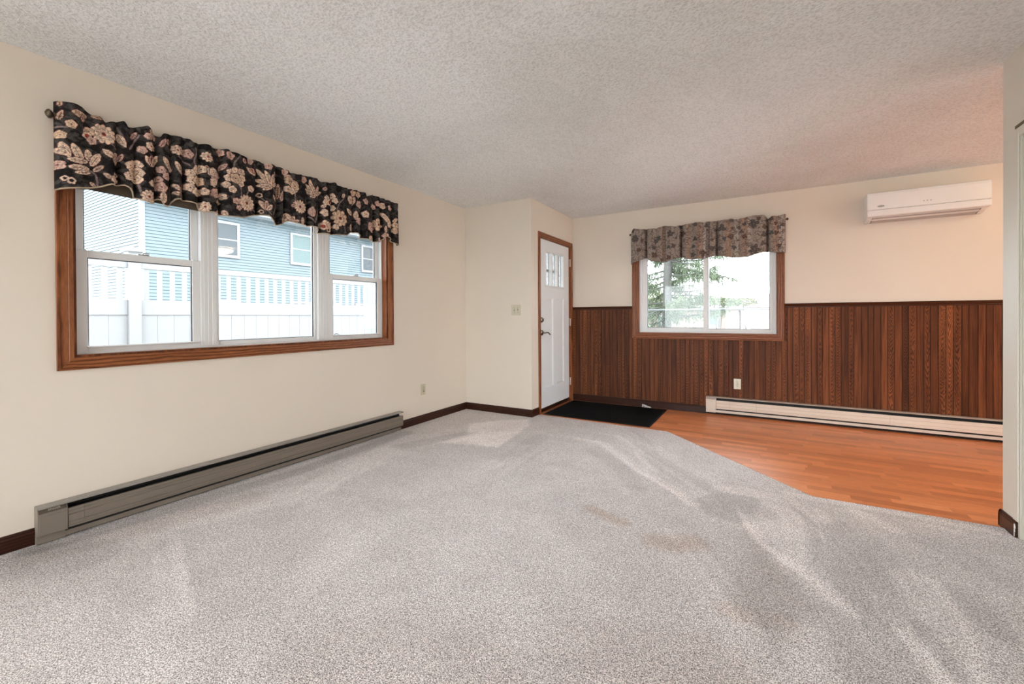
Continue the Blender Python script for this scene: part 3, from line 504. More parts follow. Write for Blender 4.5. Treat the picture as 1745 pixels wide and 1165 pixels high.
carpet = make_carpet()

# ---- wood panelling, every board its own piece
RAIL_TOP, RAIL_BOT = 1.248, 1.205
bm_ = {}
def board(x0, x1, z0, z1):
    key = (round(x1-x0,3), round(z1-z0,3))
    if key not in bm_:
        wd, ht = x1-x0, z1-z0
        g = 0.0030
        me = MB().prism([(g*0.55,0),(wd-g*0.55,0),(wd-g*0.75,0.0065),(g*0.75,0.0065)], (0,0,0), (1,0,0), (0,-1,0), (0,0,1), ht).mesh('panel_board')
        me.flip_normals()
        me.materials.append(PANEL); bm_[key] = me
    link('panel_board', bm_[key], wall_back, loc=(x0, YB-0.001, z0))
MB().box(XJ,1.72,YB-0.0012,YB,0.0,RAIL_BOT).build('panel_backing', GROOVE, wall_back)
MB().box(1.72,3.31,YB-0.0012,YB,0.0,0.88).build('panel_backing', GROOVE, wall_back)
MB().box(3.31,5.3,YB-0.0012,YB,0.0,RAIL_BOT).build('panel_backing', GROOVE, wall_back)
x = XJ + 0.001
C2 = (1.709, 3.318)
cyc = [0.050,0.054,0.046,0.058,0.050,0.044,0.054,0.050]
i = 0
while x < 5.25:
    wd = cyc[i % 8]; i += 1
    if x + wd <= C2[0] or x >= C2[1]:
        board(x, x+wd, 0.02, RAIL_BOT)
    elif x < C2[0] < x+wd or x < C2[1] < x+wd:
        board(x, x+wd, 0.02, 0.85)
        if x < C2[0]: board(x, C2[0], 0.85, RAIL_BOT)
        else: board(C2[1], x+wd, 0.85, RAIL_BOT)
    else:
        board(x, x+wd, 0.02, 0.85)
    x += wd

# ---- chair rail
rp = [(0,0),(0.012,0),(0.013,0.012),(0.010,0.016),(0.016,0.026),(0.020,0.036),(0.018,0.043),(0,0.043)]
for n, (xa, xb) in (('trim_1',(XJ,C2[0])), ('trim_2',(C2[1],5.3))):
    o = MB().prism(rp, (xb,YB-0.0005,RAIL_BOT), (0,-1,0), (0,0,1), (-1,0,0), xb-xa).build(n, RAILM)
    struct(o, 'dark wooden chair rail on the panelling ' + ('left' if n == 'trim_1' else 'right') + ' of the slider window')
# ---- baseboards
bp = [(0,0),(0.013,0),(0.013,0.066),(0.010,0.072),(0.010,0.077),(0.006,0.086),(0,0.086)]
def baseboard(name, o, out, along, L_, label):
    ob = MB().prism(bp, o, out, (0,0,1), along, L_).build(name, DARKB)
    return struct(ob, label)
baseboard('baseboard_left', (0,YREAR,0.002), (1,0,0), (0,1,0), 0.606-YREAR, 'dark wooden baseboard left of the taupe heater').data.flip_normals()
baseboard('baseboard_corner', (0,3.062,0.002), (1,0,0), (0,1,0), YJ-3.062-0.013, 'dark wooden baseboard between heater and corner').data.flip_normals()
baseboard('baseboard_jog', (0,YJ,0.002), (0,-1,0), (1,0,0), XJ+0.013, 'dark wooden baseboard along the short wall return')
baseboard('baseboard_entry', (XJ,YJ,0.002), (1,0,0), (0,1,0), 4.338-YJ, 'short dark baseboard beside the door casing').data.flip_normals()
baseboard('baseboard_back', (XJ,YB-0.007,0.0), (0,-1,0), (1,0,0), 2.553-XJ, 'dark baseboard below the panelling left of heater')
baseboard('baseboard_partition', (XR,3.094,0.0), (-1,0,0), (0,1,0), YR-3.094+0.013, 'chipped dark baseboard at the partition end')
CHIP = M('chipped_white_edge', (0.75,0.70,0.66), 0.7)
bbp = bpy.data.objects['baseboard_partition']
mb = MB()
for k, (zz, hh, ww) in enumerate(((0.012,0.018,0.0025),(0.032,0.016,0.004),(0.050,0.014,0.0055),(0.064,0.010,0.004))):
    mb.box(XR-0.0145, XR-0.0145+ww, 3.0925, 3.0965, zz, zz+hh)
mb.build('chipped_edge', CHIP, bbp)
MB().prism([(0,0.002),(0.013,0.002),(0.013,0.068),(0.008,0.078),(0,0.086)], (XR-0.013,YR,0), (0,1,0), (0,0,1), (1,0,0), 0.128).build('return_piece', DARKB, bbp)

# ================================================================== WINDOWS
def casing(parent, to3, a0, a1, b0, b1, mats, width=0.064, names='casing_board'):
    """four mitred boards round the rectangle (a0..a1, b0..b1); to3(a, b, h) gives the world point"""
    prof = [(0,0),(0,0.010),(0.004,0.013),(0.018,0.0145),(0.021,0.012),(0.026,0.0145),(width-0.014,0.017),(width-0.010,0.020),(width-0.002,0.019),(width,0.015),(width,0)]
    corners = [(a0,b0,-1,-1),(a1,b0,1,-1),(a1,b1,1,1),(a0,b1,-1,1)]
    for i in range(4):
        mb = MB(); k = len(prof)
        for c in (corners[i], corners[(i+1)%4]):
            for d, h in prof:
                mb.v.append(tuple(to3(c[0]+c[2]*d, c[1]+c[3]*d, h)))
        for q in range(k):
            r = (q+1) % k
            mb.f.append((q, r, k+r, k+q))
        mb.f.append(tuple(range(k))); mb.f.append(tuple(k+q for q in reversed(range(k))))
        o = mb.build(names, mats[i % 2], parent)
        fix_normals(o.data)
def fix_normals(me):
    import bmesh
    b = bmesh.new(); b.from_mesh(me)
    bmesh.ops.recalc_face_normals(b, faces=b.faces[:])
    b.to_mesh(me); b.free(); me.update()

def ring(mb, to3, a0, a1, b0, b1, wa0, wa1, wb0, wb1, h0, h1):
    """rectangular frame of four bars; to3(a,b,h)"""
    def bar(p0, p1, q0, q1):
        n = len(mb.v)
        for h in (h0, h1):
            for a, b in ((p0,q0),(p1,q0),(p1,q1),(p0,q1)):
                mb.v.append(tuple(to3(a,b,h)))
        mb.f.extend(tuple(n+i for i in q) for q in ((0,3,2,1),(4,5,6,7),(0,1,5,4),(1,2,6,5),(2,3,7,6),(3,0,4,7)))
    bar(a0,a0+wa0,b0,b1); bar(a1-wa1,a1,b0,b1)
    if wb0: bar(a0+wa0,a1-wa1,b0,b0+wb0)
    if wb1: bar(a0+wa0,a1-wa1,b1-wb1,b1)
    return mb
def slab(mb, to3, a0, a1, b0, b1, h0, h1):
    n = len(mb.v)
    for h in (h0, h1):
        for a, b in ((a0,b0),(a1,b0),(a1,b1),(a0,b1)):
            mb.v.append(tuple(to3(a,b,h)))
    mb.f.extend(tuple(n+i for i in q) for q in ((0,3,2,1),(4,5,6,7),(0,1,5,4),(1,2,6,5),(2,3,7,6),(3,0,4,7)))
    return mb
def fb(mb, name, mat, parent, bevel=0):
    o = mb.build(name, mat, parent, bevel)
    fix_normals(o.data)
    return o

# ---- window_1: double-hung, picture, double-hung
T1 = lambda a, b, h: Vector((h, a, b))
win1 = struct(empty('window_1', (0,0,0)), 'white three-part window in brown oak casing on left wall')
w = W1
casing(win1, T1, w['y0'], w['y1'], w['z0'], w['z1'], (OAKH, OAK))
jb = MB()
ring(jb, T1, w['y0'], w['y1'], w['z0'], w['z1'], 0.012, 0.012, 0.012, 0.012, -0.060, 0.0)
fb(jb, 'oak_jamb', OAK, win1)
y0, y1, z0, z1 = w['y0']+0.012, w['y1']-0.012, w['z0']+0.008, w['z1']-0.012
fr = MB(); ring(fr, T1, y0-0.012, y1+0.012, w['z0'], w['z1'], 0.026, 0.026, 0.022, 0.026, -TW+0.005, -0.060)
fb(fr, 'frame', VINYLW, win1, 0.002)
MUL = [(1.366,1.460),(2.222,2.318)]
for a, b in MUL:
    mo = fb(slab(MB(), T1, a, b, w['z0']+0.022, w['z1']-0.026, -TW+0.01, -0.058), 'mullion', VINYLW, win1, 0.002)
    for c in (a+0.022, (a+b)/2, b-0.022):
        fb(slab(MB(), T1, c-0.004, c+0.004, w['z0']+0.022, w['z1']-0.026, -0.058, -0.0555), 'ridge', VINYLW, mo)
def pane(parent, to3, a0, a1, b0, b1, h):
    return fb(slab(MB(), to3, a0, a1, b0, b1, h-0.003, h), 'pane', GLASS, parent)
def sash(parent, to3, a0, a1, b0, b1, h0, h1, wl, wr, wb, wt):
    s = fb(ring(MB(), to3, a0, a1, b0, b1, wl, wr, wb, wt, h0, h1), 'sash', VINYLW, parent, 0.0025)
    g0, g1, e0, e1 = a0+wl, a1-wr, b0+wb, b1-wt
    hm = (h0+h1)/2
    fb(ring(MB(), to3, g0, g1, e0, e1, 0.0045, 0.0045, 0.0045, 0.0045, hm-0.004, hm+0.009), 'gasket', GASKET, s)
    pane(s, to3, g0+0.003, g1-0.003, e0+0.003, e1-0.003, hm)
    return s
MEET = 1.496
for a, b in ((w['y0']+0.026, MUL[0][0]), (MUL[1][1], w['y1']-0.026)):
    lo = sash(win1, T1, a, b, w['z0']+0.004, MEET, -0.092, -0.062, 0.046, 0.046, 0.044, 0.040)
    fb(slab(MB(), T1, a+0.04, b-0.02, w['z0']+0.044, w['z0']+0.054, -0.062, -0.048), 'lift_rail', VINYLW, lo, 0.003)
    sash(win1, T1, a, b, MEET-0.04, w['z1']-0.026, -0.126, -0.096, 0.040, 0.040, 0.038, 0.040)
    yc = (a+b)/2
    lk = fb(slab(MB(), T1, yc-0.028, yc+0.028, MEET, MEET+0.006, -0.088, -0.066), 'sash_lock', NICKEL, lo, 0.002)
    MB().tube([(-0.077,yc,MEET+0.006),(-0.077,yc,MEET+0.013),(-0.070,yc+0.028,MEET+0.014)], 0.004, 8).build('lock_lever', NICKEL, lk, smooth=True)
    for e in (a+0.03, b-0.03):
        fb(slab(MB(), T1, e-0.010, e+0.010, MEET, MEET+0.005, -0.084, -0.068), 'tilt_latch', VINYLW, lo, 0.001)
    if a > 2:
        MB().tube([(-0.055,a+0.05,w['z0']+0.056),(-0.050,a+0.06,w['z0']+0.066),(-0.050,a+0.085,w['z0']+0.062),(-0.055,a+0.10,w['z0']+0.055)], 0.003, 6).build('lift_clip', BLACKM, lo, smooth=True)
sash(win1, T1, MUL[0][1], MUL[1][0], w['z0']+0.022, w['z1']-0.026, -0.118, -0.080, 0.022, 0.026, 0.026, 0.030)

# ---- window_2: horizontal slider
T2 = lambda a, b, h: Vector((a, YB-h, b))
win2 = struct(empty('window_2', (0,0,0)), 'white sliding window in oak casing on the panelled wall')
w = W2
casing(win2, lambda a, b, h: T2(a, b, h+0.0075), w['x0'], w['x1'], w['z0'], w['z1'], (OAKH, OAK), 0.064)
jb = MB(); ring(jb, T2, w['x0'], w['x1'], w['z0'], w['z1'], 0.010, 0.010, 0.010, 0.010, -0.045, 0.0075)
fb(jb, 'oak_jamb', OAK, win2)
fr = MB(); ring(fr, T2, w['x0'], w['x1'], w['z0'], w['z1'], 0.040, 0.040, 0.030, 0.034, -TW+0.005, -0.045)
fb(fr, 'frame', VINYLW, win2, 0.002)
for c, d in ((w['x0']+0.018, 0.004), (w['x1']-0.018, 0.004)):
    fb(slab(MB(), T2, c-0.003, c+0.003, w['z0']+0.012, w['z1']-0.012, -0.045, -0.041), 'track_ridge', VINYLW, win2)
fb(slab(MB(), T2, w['x0']+0.04, w['x1']-0.04, w['z0']+0.030, w['z0']+0.042, -0.082, -0.078), 'track_ridge', VINYLW, win2)
s1 = sash(win2, T2, w['x0']+0.040, 2.575, w['z0']+0.028, w['z1']-0.034, -0.125, -0.095, 0.055, 0.050, 0.040, 0.044)
s2 = sash(win2, T2, 2.520, w['x1']-0.040, w['z0']+0.026, w['z1']-0.034, -0.086, -0.050, 0.046, 0.030, 0.030, 0.044)
fb(slab(MB(), T2, 2.512, 2.524, 1.10, 1.17, -0.066, -0.052), 'latch', VINYLW, s2, 0.002)

# ---- fill_glazing_rear: patio glazing added behind the camera to let in fill daylight
win3 = struct(empty('fill_glazing_rear', (0,0,0)), 'added wide patio glazing in the unseen rear wall for fill daylight')
T3 = lambda a, b, h: Vector((a, YREAR+h, b))
for a, b in ((0.35,2.1),(2.1,3.85)):
    sash(win3, T3, a, b, 0.08, 2.15, -0.10, -0.05, 0.06, 0.06, 0.08, 0.06)

# ---- fill_glazing_dining: unseen patio glazing added to the dining area for fill daylight
win4 = struct(empty('fill_glazing_dining', (0,0,0)), 'added wide patio glazing in the unseen dining wall for fill daylight')
T4 = lambda a, b, h: Vector((XDIN-h, a, b))
for a, b in ((1.5,3.35),(3.35,5.2)):
    sash(win4, T4, a, b, 0.05, 2.25, -0.10, -0.05, 0.06, 0.06, 0.08, 0.06)

# ================================================================== ENTRY DOOR
TD = lambda a, b, h: Vector((XJ+h, a, b))
door1 = struct(empty('door_1', (0,0,0)), 'white entry door with three small lites, brown casing')
# casing: legs and head, mitred at the top
prof = [(0,0),(0,0.009),(0.005,0.012),(0.030,0.014),(0.042,0.017),(0.050,0.016),(0.052,0)]
pw = [(DO['y0'],0.0),(DO['y0'],DO['z1']),(DO['y1'],DO['z1']),(DO['y1'],0.0)]
dirs = [((-1,0),(-1,1)),((-1,1),(1,1)),((1,1),(1,0))]
for i in range(3):
    mb = MB(); k = len(prof)
    for (a, b), (da, db) in ((pw[i], dirs[i][0]), (pw[i+1], dirs[i][1])):
        for d, h in prof:
            mb.v.append(tuple(TD(a+da*d, b+db*d, h)))
    for q in range(k):
        r = (q+1) % k; mb.f.append((q, r, k+r, k+q))
    mb.f.append(tuple(range(k))); mb.f.append(tuple(k+q for q in reversed(range(k))))
    fb(mb, 'casing_board', OAKH if i == 1 else OAK, door1)
jm = MB()
slab(jm, TD, DO['y0'], DO['y0']+0.010, 0, DO['z1'], -TW, 0.0)
slab(jm, TD, DO['y1']-0.010, DO['y1'], 0, DO['z1'], -TW, 0.0)
slab(jm, TD, DO['y0']+0.010, DO['y1']-0.010, DO['z1']-0.010, DO['z1'], -TW, 0.0)
fb(jm, 'jamb', OAK, door1)
th = MB(); slab(th, TD, DO['y0']+0.010, DO['y1']-0.010, -0.01, 0.030, -TW, -0.002)
slab(th, TD, DO['y0']+0.010, DO['y1']-0.010, 0.030, 0.044, -TW, -0.012)
fb(th, 'threshold', DARKB, door1, 0.002)
fb(slab(MB(), TD, DO['y0'], DO['y1'], -0.001, 0.010, -0.002, 0.016), 'threshold_edge', OAKH, door1, 0.002)
ya, yb, za, zb = DO['y0']+0.012, DO['y1']-0.012, 0.047, DO['z1']-0.012
HF = -0.016           # front of the slab
hb = -0.058
PANS = [(4.556,4.782,0.275,1.352), (4.886,5.106,0.275,1.352)]
LITE = (4.552,5.104,1.475,1.925)
leaf = MB()
ys = [ya, 4.556, 4.782, 4.886, 5.106, yb]
slab(leaf, TD, ya, yb, za, 0.275, hb, HF)
for a, b in ((ya,4.556),(4.782,4.886),(5.106,yb)):
    slab(leaf, TD, a, b, 0.275, 1.352, hb, HF)
slab(leaf, TD, ya, yb, 1.352, LITE[2], hb, HF)
slab(leaf, TD, ya, LITE[0], LITE[2], LITE[3], hb, HF)
slab(leaf, TD, LITE[1], yb, LITE[2], LITE[3], hb, HF)
slab(leaf, TD, ya, yb, LITE[3], zb, hb, HF)
lf = fb(leaf, 'door_leaf', DOORW, door1)
for a0, a1, b0, b1 in PANS:      # sunk panels with a sloped border
    mb = MB()
    o_ = [(a0,b0),(a1,b0),(a1,b1),(a0,b1)]; s_ = 0.022
    i_ = [(a0+s_,b0+s_),(a1-s_,b0+s_),(a1-s_,b1-s_),(a0+s_,b1-s_)]
    for pts, h in ((o_, HF-0.0005), (i_, HF-0.011), ([(p[0]+0.006*q,p[1]+0.006*r) for p,(q,r) in zip(i_,((1,1),(-1,1),(-1,-1),(1,-1)))], HF-0.011)):
        for a, b in pts: mb.v.append(tuple(TD(a,b,h)))
    for lv in range(2):
        for q in range(4):
            r = (q+1) % 4; mb.f.append((lv*4+q, lv*4+r, lv*4+4+r, lv*4+4+q))
    mb.f.append((8,9,10,11))
    fb(mb, 'panel', DOORW, lf)
a0, a1, b0, b1 = LITE
gf = fb(ring(MB(), TD, a0, a1, b0, b1, 0.026, 0.026, 0.026, 0.026, -0.062, HF+0.010), 'glazing_frame', DOORW, lf, 0.005)
gw = (a1-a0-0.052)
for k in (1, 2):
    c = a0+0.026+gw*k/3
    fb(slab(MB(), TD, c-0.016, c+0.016, b0+0.026, b1-0.026, -0.060, HF+0.006), 'muntin', DOORW, gf, 0.004)
for k in range(3):
    c0 = a0+0.026+gw*k/3 + (0.016 if k else 0); c1 = a0+0.026+gw*(k+1)/3 - (0.016 if k < 2 else 0)
    pane(gf, TD, c0, c1, b0+0.026, b1-0.026, -0.040)
lk = MB().lathe([(0,0.012),(0.020,0.012),(0.031,0.008),(0.033,0.0),(0.033,-0.001)], TD(4.458,1.085,HF+0.001), (1,0,0)).build('deadbolt', NICKEL, door1, smooth=True)
fix_normals(lk.data)
fb(slab(MB(), TD, 4.454, 4.462, 1.067, 1.103, HF+0.012, HF+0.030), 'thumb_turn', NICKEL, lk, 0.002)
hd = MB().lathe([(0,0.014),(0.024,0.013),(0.032,0.007),(0.034,0.0)], TD(4.458,0.935,HF+0.001), (1,0,0)).build('door_handle', NICKEL, door1, smooth=True)
fix_normals(hd.data)
P_ = lambda y, z, h: TD(y, z, HF+h)
MB().tube([P_(4.458,0.935,0.010), P_(4.458,0.935,0.045), P_(4.475,0.936,0.052), P_(4.515,0.937,0.052), P_(4.545,0.928,0.050), P_(4.570,0.912,0.050), P_(4.595,0.913,0.050)],
          [0.011,0.010,0.010,0.0085,0.008,0.007,0.006], 10).build('lever', NICKEL, hd, smooth=True)
HING = M('pale_hinge_metal', (0.72,0.70,0.68), 0.4, 0.2)
for zc in (1.834, 1.049, 0.263):
    hg = MB().tube([(XJ+0.003,DO['y1']-0.006,zc-0.05),(XJ+0.003,DO['y1']-0.006,zc+0.05)], 0.007, 10).build('hinge', HING, door1, smooth=True)
    fb(slab(MB(), TD, DO['y1']-0.030, DO['y1']-0.008, zc-0.05, zc+0.05, HF, HF+0.003), 'hinge_leaf', HING, hg)

# ---- door_2: closet opening in the partition, right edge of the view
door2 = struct(empty('door_2', (0,0,0)), 'pale closet door set in the partition')
TP = lambda a, b, h: Vector((XR-h, a, b))
for a, b in ((OP['y1'], OP['y1']+0.050), (OP['y0']-0.050, OP['y0'])):
    fb(slab(MB(), TP, a, b, 0.0 if a < 3 else 0.086, OP['z1']+0.048, 0.0, 0.007), 'casing_board', WHITEWALL, door2, 0.004)
fb(slab(MB(), TP, OP['y0'], OP['y1'], OP['z1'], OP['z1']+0.048, 0.0, 0.007), 'casing_board', WHITEWALL, door2, 0.004)
fb(slab(MB(), TP, OP['y0']-0.05, OP['y1']+0.036, OP['z1']+0.048, OP['z1']+0.064, 0.0, 0.006), 'head_shadow_line', M('painted_shadow_line', (0.16,0.125,0.07), 0.6), door2, 0.001)  # thin dark strip put in for the shadow line above the casing
fb(slab(MB(), TP, OP['y0']+0.004, OP['y1']-0.004, 0.012, OP['z1']-0.012, -0.040, -0.006), 'door_leaf', WHITEWALL, door2, 0.003)
fb(slab(MB(), TP, OP['y0'], OP['y1'], OP['z1']-0.012, OP['z1'], -0.115, -0.012), 'head_track', SLOT, door2)

# ================================================================== VALANCES
def interp(tab, s):
    a = np.array(tab); return np.interp(s, a[:,0], a[:,1])
def smooth1(v, k):
    ker = np.hanning(k+2)[1:-1]; ker /= ker.sum()
    return np.convolve(np.pad(v, k//2, mode='edge'), ker, mode='valid')[:len(v)]
def valance_shape(s, t, folds, base, amp, rod_t, seed, sharp=0.0):
    """outward offset of the cloth for width s (1-D), height fraction t (1-D); returns [len(s), len(t)]"""
    r = np.random.default_rng(seed)
    val = np.zeros_like(s)
    for f in folds:
        val += np.exp(-((s-f)/0.012)**2)*0.9 + np.exp(-((s-f)/0.03)**2)*0.35
    val = np.clip(val, 0, 1.2)
    for f in folds:
        val += sharp*np.exp(-((s-f)/0.009)**2)
    bul = np.zeros_like(s)
    for k in range(9):
        bul += np.sin(s*(9+7*k)+r.random()*6.28)/(1+0.5*k)
    bul = bul*0.16
    fine = np.sin(s*95+2*np.sin(s*13)) * 0.5 + np.sin(s*61+1.0)*0.5
    grow = (1-t)                       # 0 at the top, 1 at the hem
    off = base + amp*(0.35+0.65*grow)[None,:]*(0.35+bul[:,None]-val[:,None]*0.9)
    gather = np.exp(-((t-rod_t)/0.05)**2)
    off += 0.0045*fine[:,None]*(0.4+1.6*np.exp(-((t-rod_t)/0.12)**2))[None,:]
    off -= 0.006*gather[None,:]
    head = np.clip((t-rod_t)/(1-rod_t), 0, 1)
    off += 0.010*fine[:,None]*head[None,:]
    return off
def build_cloth(name, S, TOPZ, BOTZ, off, to3, color_fn, mat, parent, nt):
    ns = len(S); t = np.linspace(0, 1, nt)
    Z = BOTZ[:,None] + (TOPZ-BOTZ)[:,None]*t[None,:]
    SS = np.repeat(S[:,None], nt, 1)
    P = to3(SS, Z, off)
    V = P.reshape(-1,3)
    I = np.arange(ns*nt).reshape(ns, nt)
    F = np.stack([I[:-1,:-1], I[1:,:-1], I[1:,1:], I[:-1,1:]], -1).reshape(-1,4)
    me = bpy.data.meshes.new(name)
    me.vertices.add(len(V)); me.vertices.foreach_set('co', V.astype(np.float32).ravel())
    me.loops.add(F.size); me.loops.foreach_set('vertex_index', F.astype(np.int32).ravel())
    me.polygons.add(len(F)); me.polygons.foreach_set('loop_start', np.arange(0, F.size, 4, dtype=np.int32))
    me.polygons.foreach_set('use_smooth', np.ones(len(F), bool))
    me.update(); me.validate()
    c = color_fn(SS, Z).reshape(-1,3)
    at = me.color_attributes.new('print', 'FLOAT_COLOR', 'POINT')
    at.data.foreach_set('color', np.concatenate([c, np.ones((len(c),1))],1).astype(np.float32).ravel())
    me.materials.append(mat)
    o = link(name, me, parent)
    md = o.modifiers.new('thickness', 'SOLIDIFY'); md.thickness = 0.0025; md.offset = 0
    return o, P
CREAM = np.array([0.76,0.57,0.43]); PINK = np.array([0.62,0.41,0.335]); REDC = np.array([0.30,0.055,0.04]); TAN = np.array([0.67,0.475,0.335]); OUTL = np.array([0.10,0.028,0.030])
PALC = [CREAM, PINK, CREAM, TAN, CREAM]
def color1(S, Z):
    out = np.empty(S.shape+(3,)); out[:] = (0.017,0.014,0.014)
    # shadowy background leaves
    r = np.random.default_rng(3)
    s0, s1, z0, z1 = S.min(), S.max(), Z.min(), Z.max()
    ds = (S[-1,0]-S[0,0])/(S.shape[0]-1)
    def win(cx, rad):
        i0 = max(int((cx-rad-s0)/ds)-1, 0); i1 = min(int((cx+rad-s0)/ds)+2, S.shape[0])
        return slice(i0, i1)
    def put(sl, msk, col):
        out[sl][msk] = col
    for k in range(1500):
        cx, cz = s0+r.random()*(s1-s0), z0+r.random()*(z1-z0)
        a = r.random()*6.28; ln, wd = 0.016+0.012*r.random(), 0.006+0.005*r.random()
        sl = win(cx, ln)
        u = (S[sl]-cx)*math.cos(a)+(Z[sl]-cz)*math.sin(a); v = -(S[sl]-cx)*math.sin(a)+(Z[sl]-cz)*math.cos(a)
        q = 0.030 + 0.045*r.random()
        put(sl, (u/ln)**2+(v/wd)**2 < 1, (q, q*0.90, q*0.84))
    for pts in V1_STEM:
        for w_, c_ in ((0.0065,(0.06,0.03,0.035)), (0.0042,(0.25,0.20,0.185))):
            xs = [p[0] for p in pts]
            sl = slice(max(int((min(xs)-0.03-s0)/ds),0), min(int((max(xs)+0.03-s0)/ds)+2, S.shape[0]))
            # bend the stem smoothly through its points
            tt = np.linspace(0, len(pts)-1, 24)
            bx = smooth1(np.interp(tt, range(len(pts)), xs), 7); bz = smooth1(np.interp(tt, range(len(pts)), [p[1] for p in pts]), 7)
            put(sl, seg_dist(S[sl], Z[sl], list(zip(bx, bz))) < w_, c_)
    order = sorted(V1_MOT, key=lambda q: 0 if q[0] == 'D' else 1)
    for q in order:
        if q[0] == 'L':
            _, bx, bz, tx, tz, hw, c = q
            L_ = math.hypot(tx-bx, tz-bz); a = math.atan2(tz-bz, tx-bx)
            sl = win((bx+tx)/2, L_/2+0.03)
            u = ((S[sl]-bx)*math.cos(a)+(Z[sl]-bz)*math.sin(a))/L_; v = (-(S[sl]-bx)*math.sin(a)+(Z[sl]-bz)*math.cos(a))
            uu = np.clip(u, 0, 1)
            prof_ = hw*1.35*np.sqrt(uu)*(1-uu**2.2)**0.9 + hw*0.12
            ok = (u > -0.02) & (u < 1)
            put(sl, ok & (np.abs(v) < prof_+0.0035), OUTL)
            put(sl, ok & (np.abs(v) < prof_), PALC[c]*(0.92+0.16*r.random()))
            dash = (np.abs(np.abs(v)-prof_*0.45) < 0.0022) & (np.sin(u*L_*420) > 0) & (u > 0.2) & (u < 0.8)
            put(sl, ok & dash, PALC[c]*0.45)
            put(sl, ok & (np.abs(v) < 0.0016) & (u > 0.08) & (u < 0.75), OUTL*1.6)
            if c == 2: put(sl, ok & (np.abs(v) < prof_*0.5), REDC)
        elif q[0] == 'D':
            _, cx, cz, rad, n, c = q
            sl = win(cx, rad*1.1)
            dx, dz = S[sl]-cx, Z[sl]-cz
            rr = np.hypot(dx, dz)/rad; th_ = np.arctan2(dz, dx)+cx*40
            edge = 0.76+0.22*np.abs(np.cos(th_*n/2))
            put(sl, rr < edge+0.06, OUTL)
            put(sl, rr < edge, PALC[c]*1.02)
            gap = (np.abs(np.cos(th_*n/2)) < 0.13) & (rr < edge) & (rr > 0.25)
            put(sl, gap, OUTL*2.2)
            e2 = 0.42+0.12*np.abs(np.cos(th_*n/2+0.8))
            put(sl, (rr < e2+0.035) & (rr > e2-0.02), PINK*0.55)
            put(sl, rr < 0.20, REDC*(1.3 if c == 2 else 0.8)+0.02)
            put(sl, rr < 0.09, OUTL)
        else:
            _, cx, cz, rad, c = q
            sl = win(cx, rad*1.15)
            dx, dz = S[sl]-cx, Z[sl]-cz
            rr = np.hypot(dx, dz)/rad; th_ = np.arctan2(dz, dx)
            e = 0.90+0.08*np.cos(th_*5+cx*50)
            put(sl, rr < e+0.09, OUTL*0.9)
            put(sl, rr < e, PALC[c]*(0.93+0.14*r.random()))
            if c == 4:
                put(sl, rr < e*0.55, (0.03,0.02,0.02))
            elif c == 2:
                put(sl, rr < 0.5, REDC)
            else:
                put(sl, (rr > 0.40) & (rr < 0.50) & (np.sin(th_*7) > -0.3), PALC[c]*0.5)
                put(sl, rr < 0.15, OUTL*1.5)
    return out
def color2(S, Z):
    out = np.empty(S.shape+(3,)); out[:] = (0.325,0.268,0.230)
    r = np.random.default_rng(5)
    ds = (S[-1,0]-S[0,0])/(S.shape[0]-1); s0 = S[0,0]
    for c, k in V2_STR:
        for q in range(3):
            cc = c + (q-1)*0.013
            wv = np.abs(S-cc) < 0.0035
            colr = [(0.09,0.07,0.065),(0.36,0.215,0.14),(0.40,0.36,0.33)][k]
            msk = wv & (np.sin(Z*180+S*30) > -0.75)
            out[msk] = np.array(colr)*(0.85+0.3*r.random())
        bandm = np.abs(S-c) < 0.024
        out[bandm] = out[bandm]*([0.8,1.0,1.15][k]) + (np.array([0.022,0.004,0.0]) if k == 1 else 0)
    for k in range(900):                       # fine background sprigs
        cx, cz = s0+r.random()*(S[-1,0]-s0), Z.min()+r.random()*(Z.max()-Z.min())
        i0 = max(int((cx-0.03-s0)/ds), 0); sl = slice(i0, int((cx+0.03-s0)/ds)+2)
        a = r.random()*6.28; ln, wd = 0.014+0.012*r.random(), 0.005
        u = (S[sl]-cx)*math.cos(a)+(Z[sl]-cz)*math.sin(a); v = -(S[sl]-cx)*math.sin(a)+(Z[sl]-cz)*math.cos(a)
        out[sl][(u/ln)**2+(v/wd)**2 < 1] = np.array((0.20,0.15,0.13))*(0.7+0.7*r.random())
    for cx, cz, rad, c in V2_MOT:
        i0 = max(int((cx-rad*1.2-s0)/ds)-1, 0); sl = slice(i0, int((cx+rad*1.2-s0)/ds)+2)
        dx, dz = S[sl]-cx, Z[sl]-cz
        rr = np.hypot(dx, dz)/rad; th_ = np.arctan2(dz, dx)+cx*31
        npet = [4,5,6,3][int(abs(cx*977)) % 4]
        e = (0.50+0.44*np.abs(np.cos(th_*npet/2)))*(0.92+0.12*np.sin(th_*3+cz*60))
        colr = {5:(0.088,0.072,0.068), 6:(0.105,0.064,0.052), 7:(0.066,0.072,0.070)}[c]
        out[sl][rr < e] = colr
        out[sl][(rr < e) & (np.abs(np.sin(th_*npet/2)) < 0.12) & (rr > 0.2)] = np.array(colr)*2.1
        out[sl][(rr < e) & (np.sin(rr*16+th_*2) > 0.75)] = np.array(colr)*1.7
        out[sl][rr < 0.12] = (0.22,0.17,0.14)
    return out

def finial(mb, c, ax, f=1.0):
    mb.lathe([(0.008,-0.004),(0.012,0.0),(0.012,0.006),(0.007,0.010*f),(0.013,0.018*f),(0.020,0.030*f),(0.021,0.038*f),(0.015,0.050*f),(0.004,0.058*f),(0,0.059*f)], c, ax, 14)

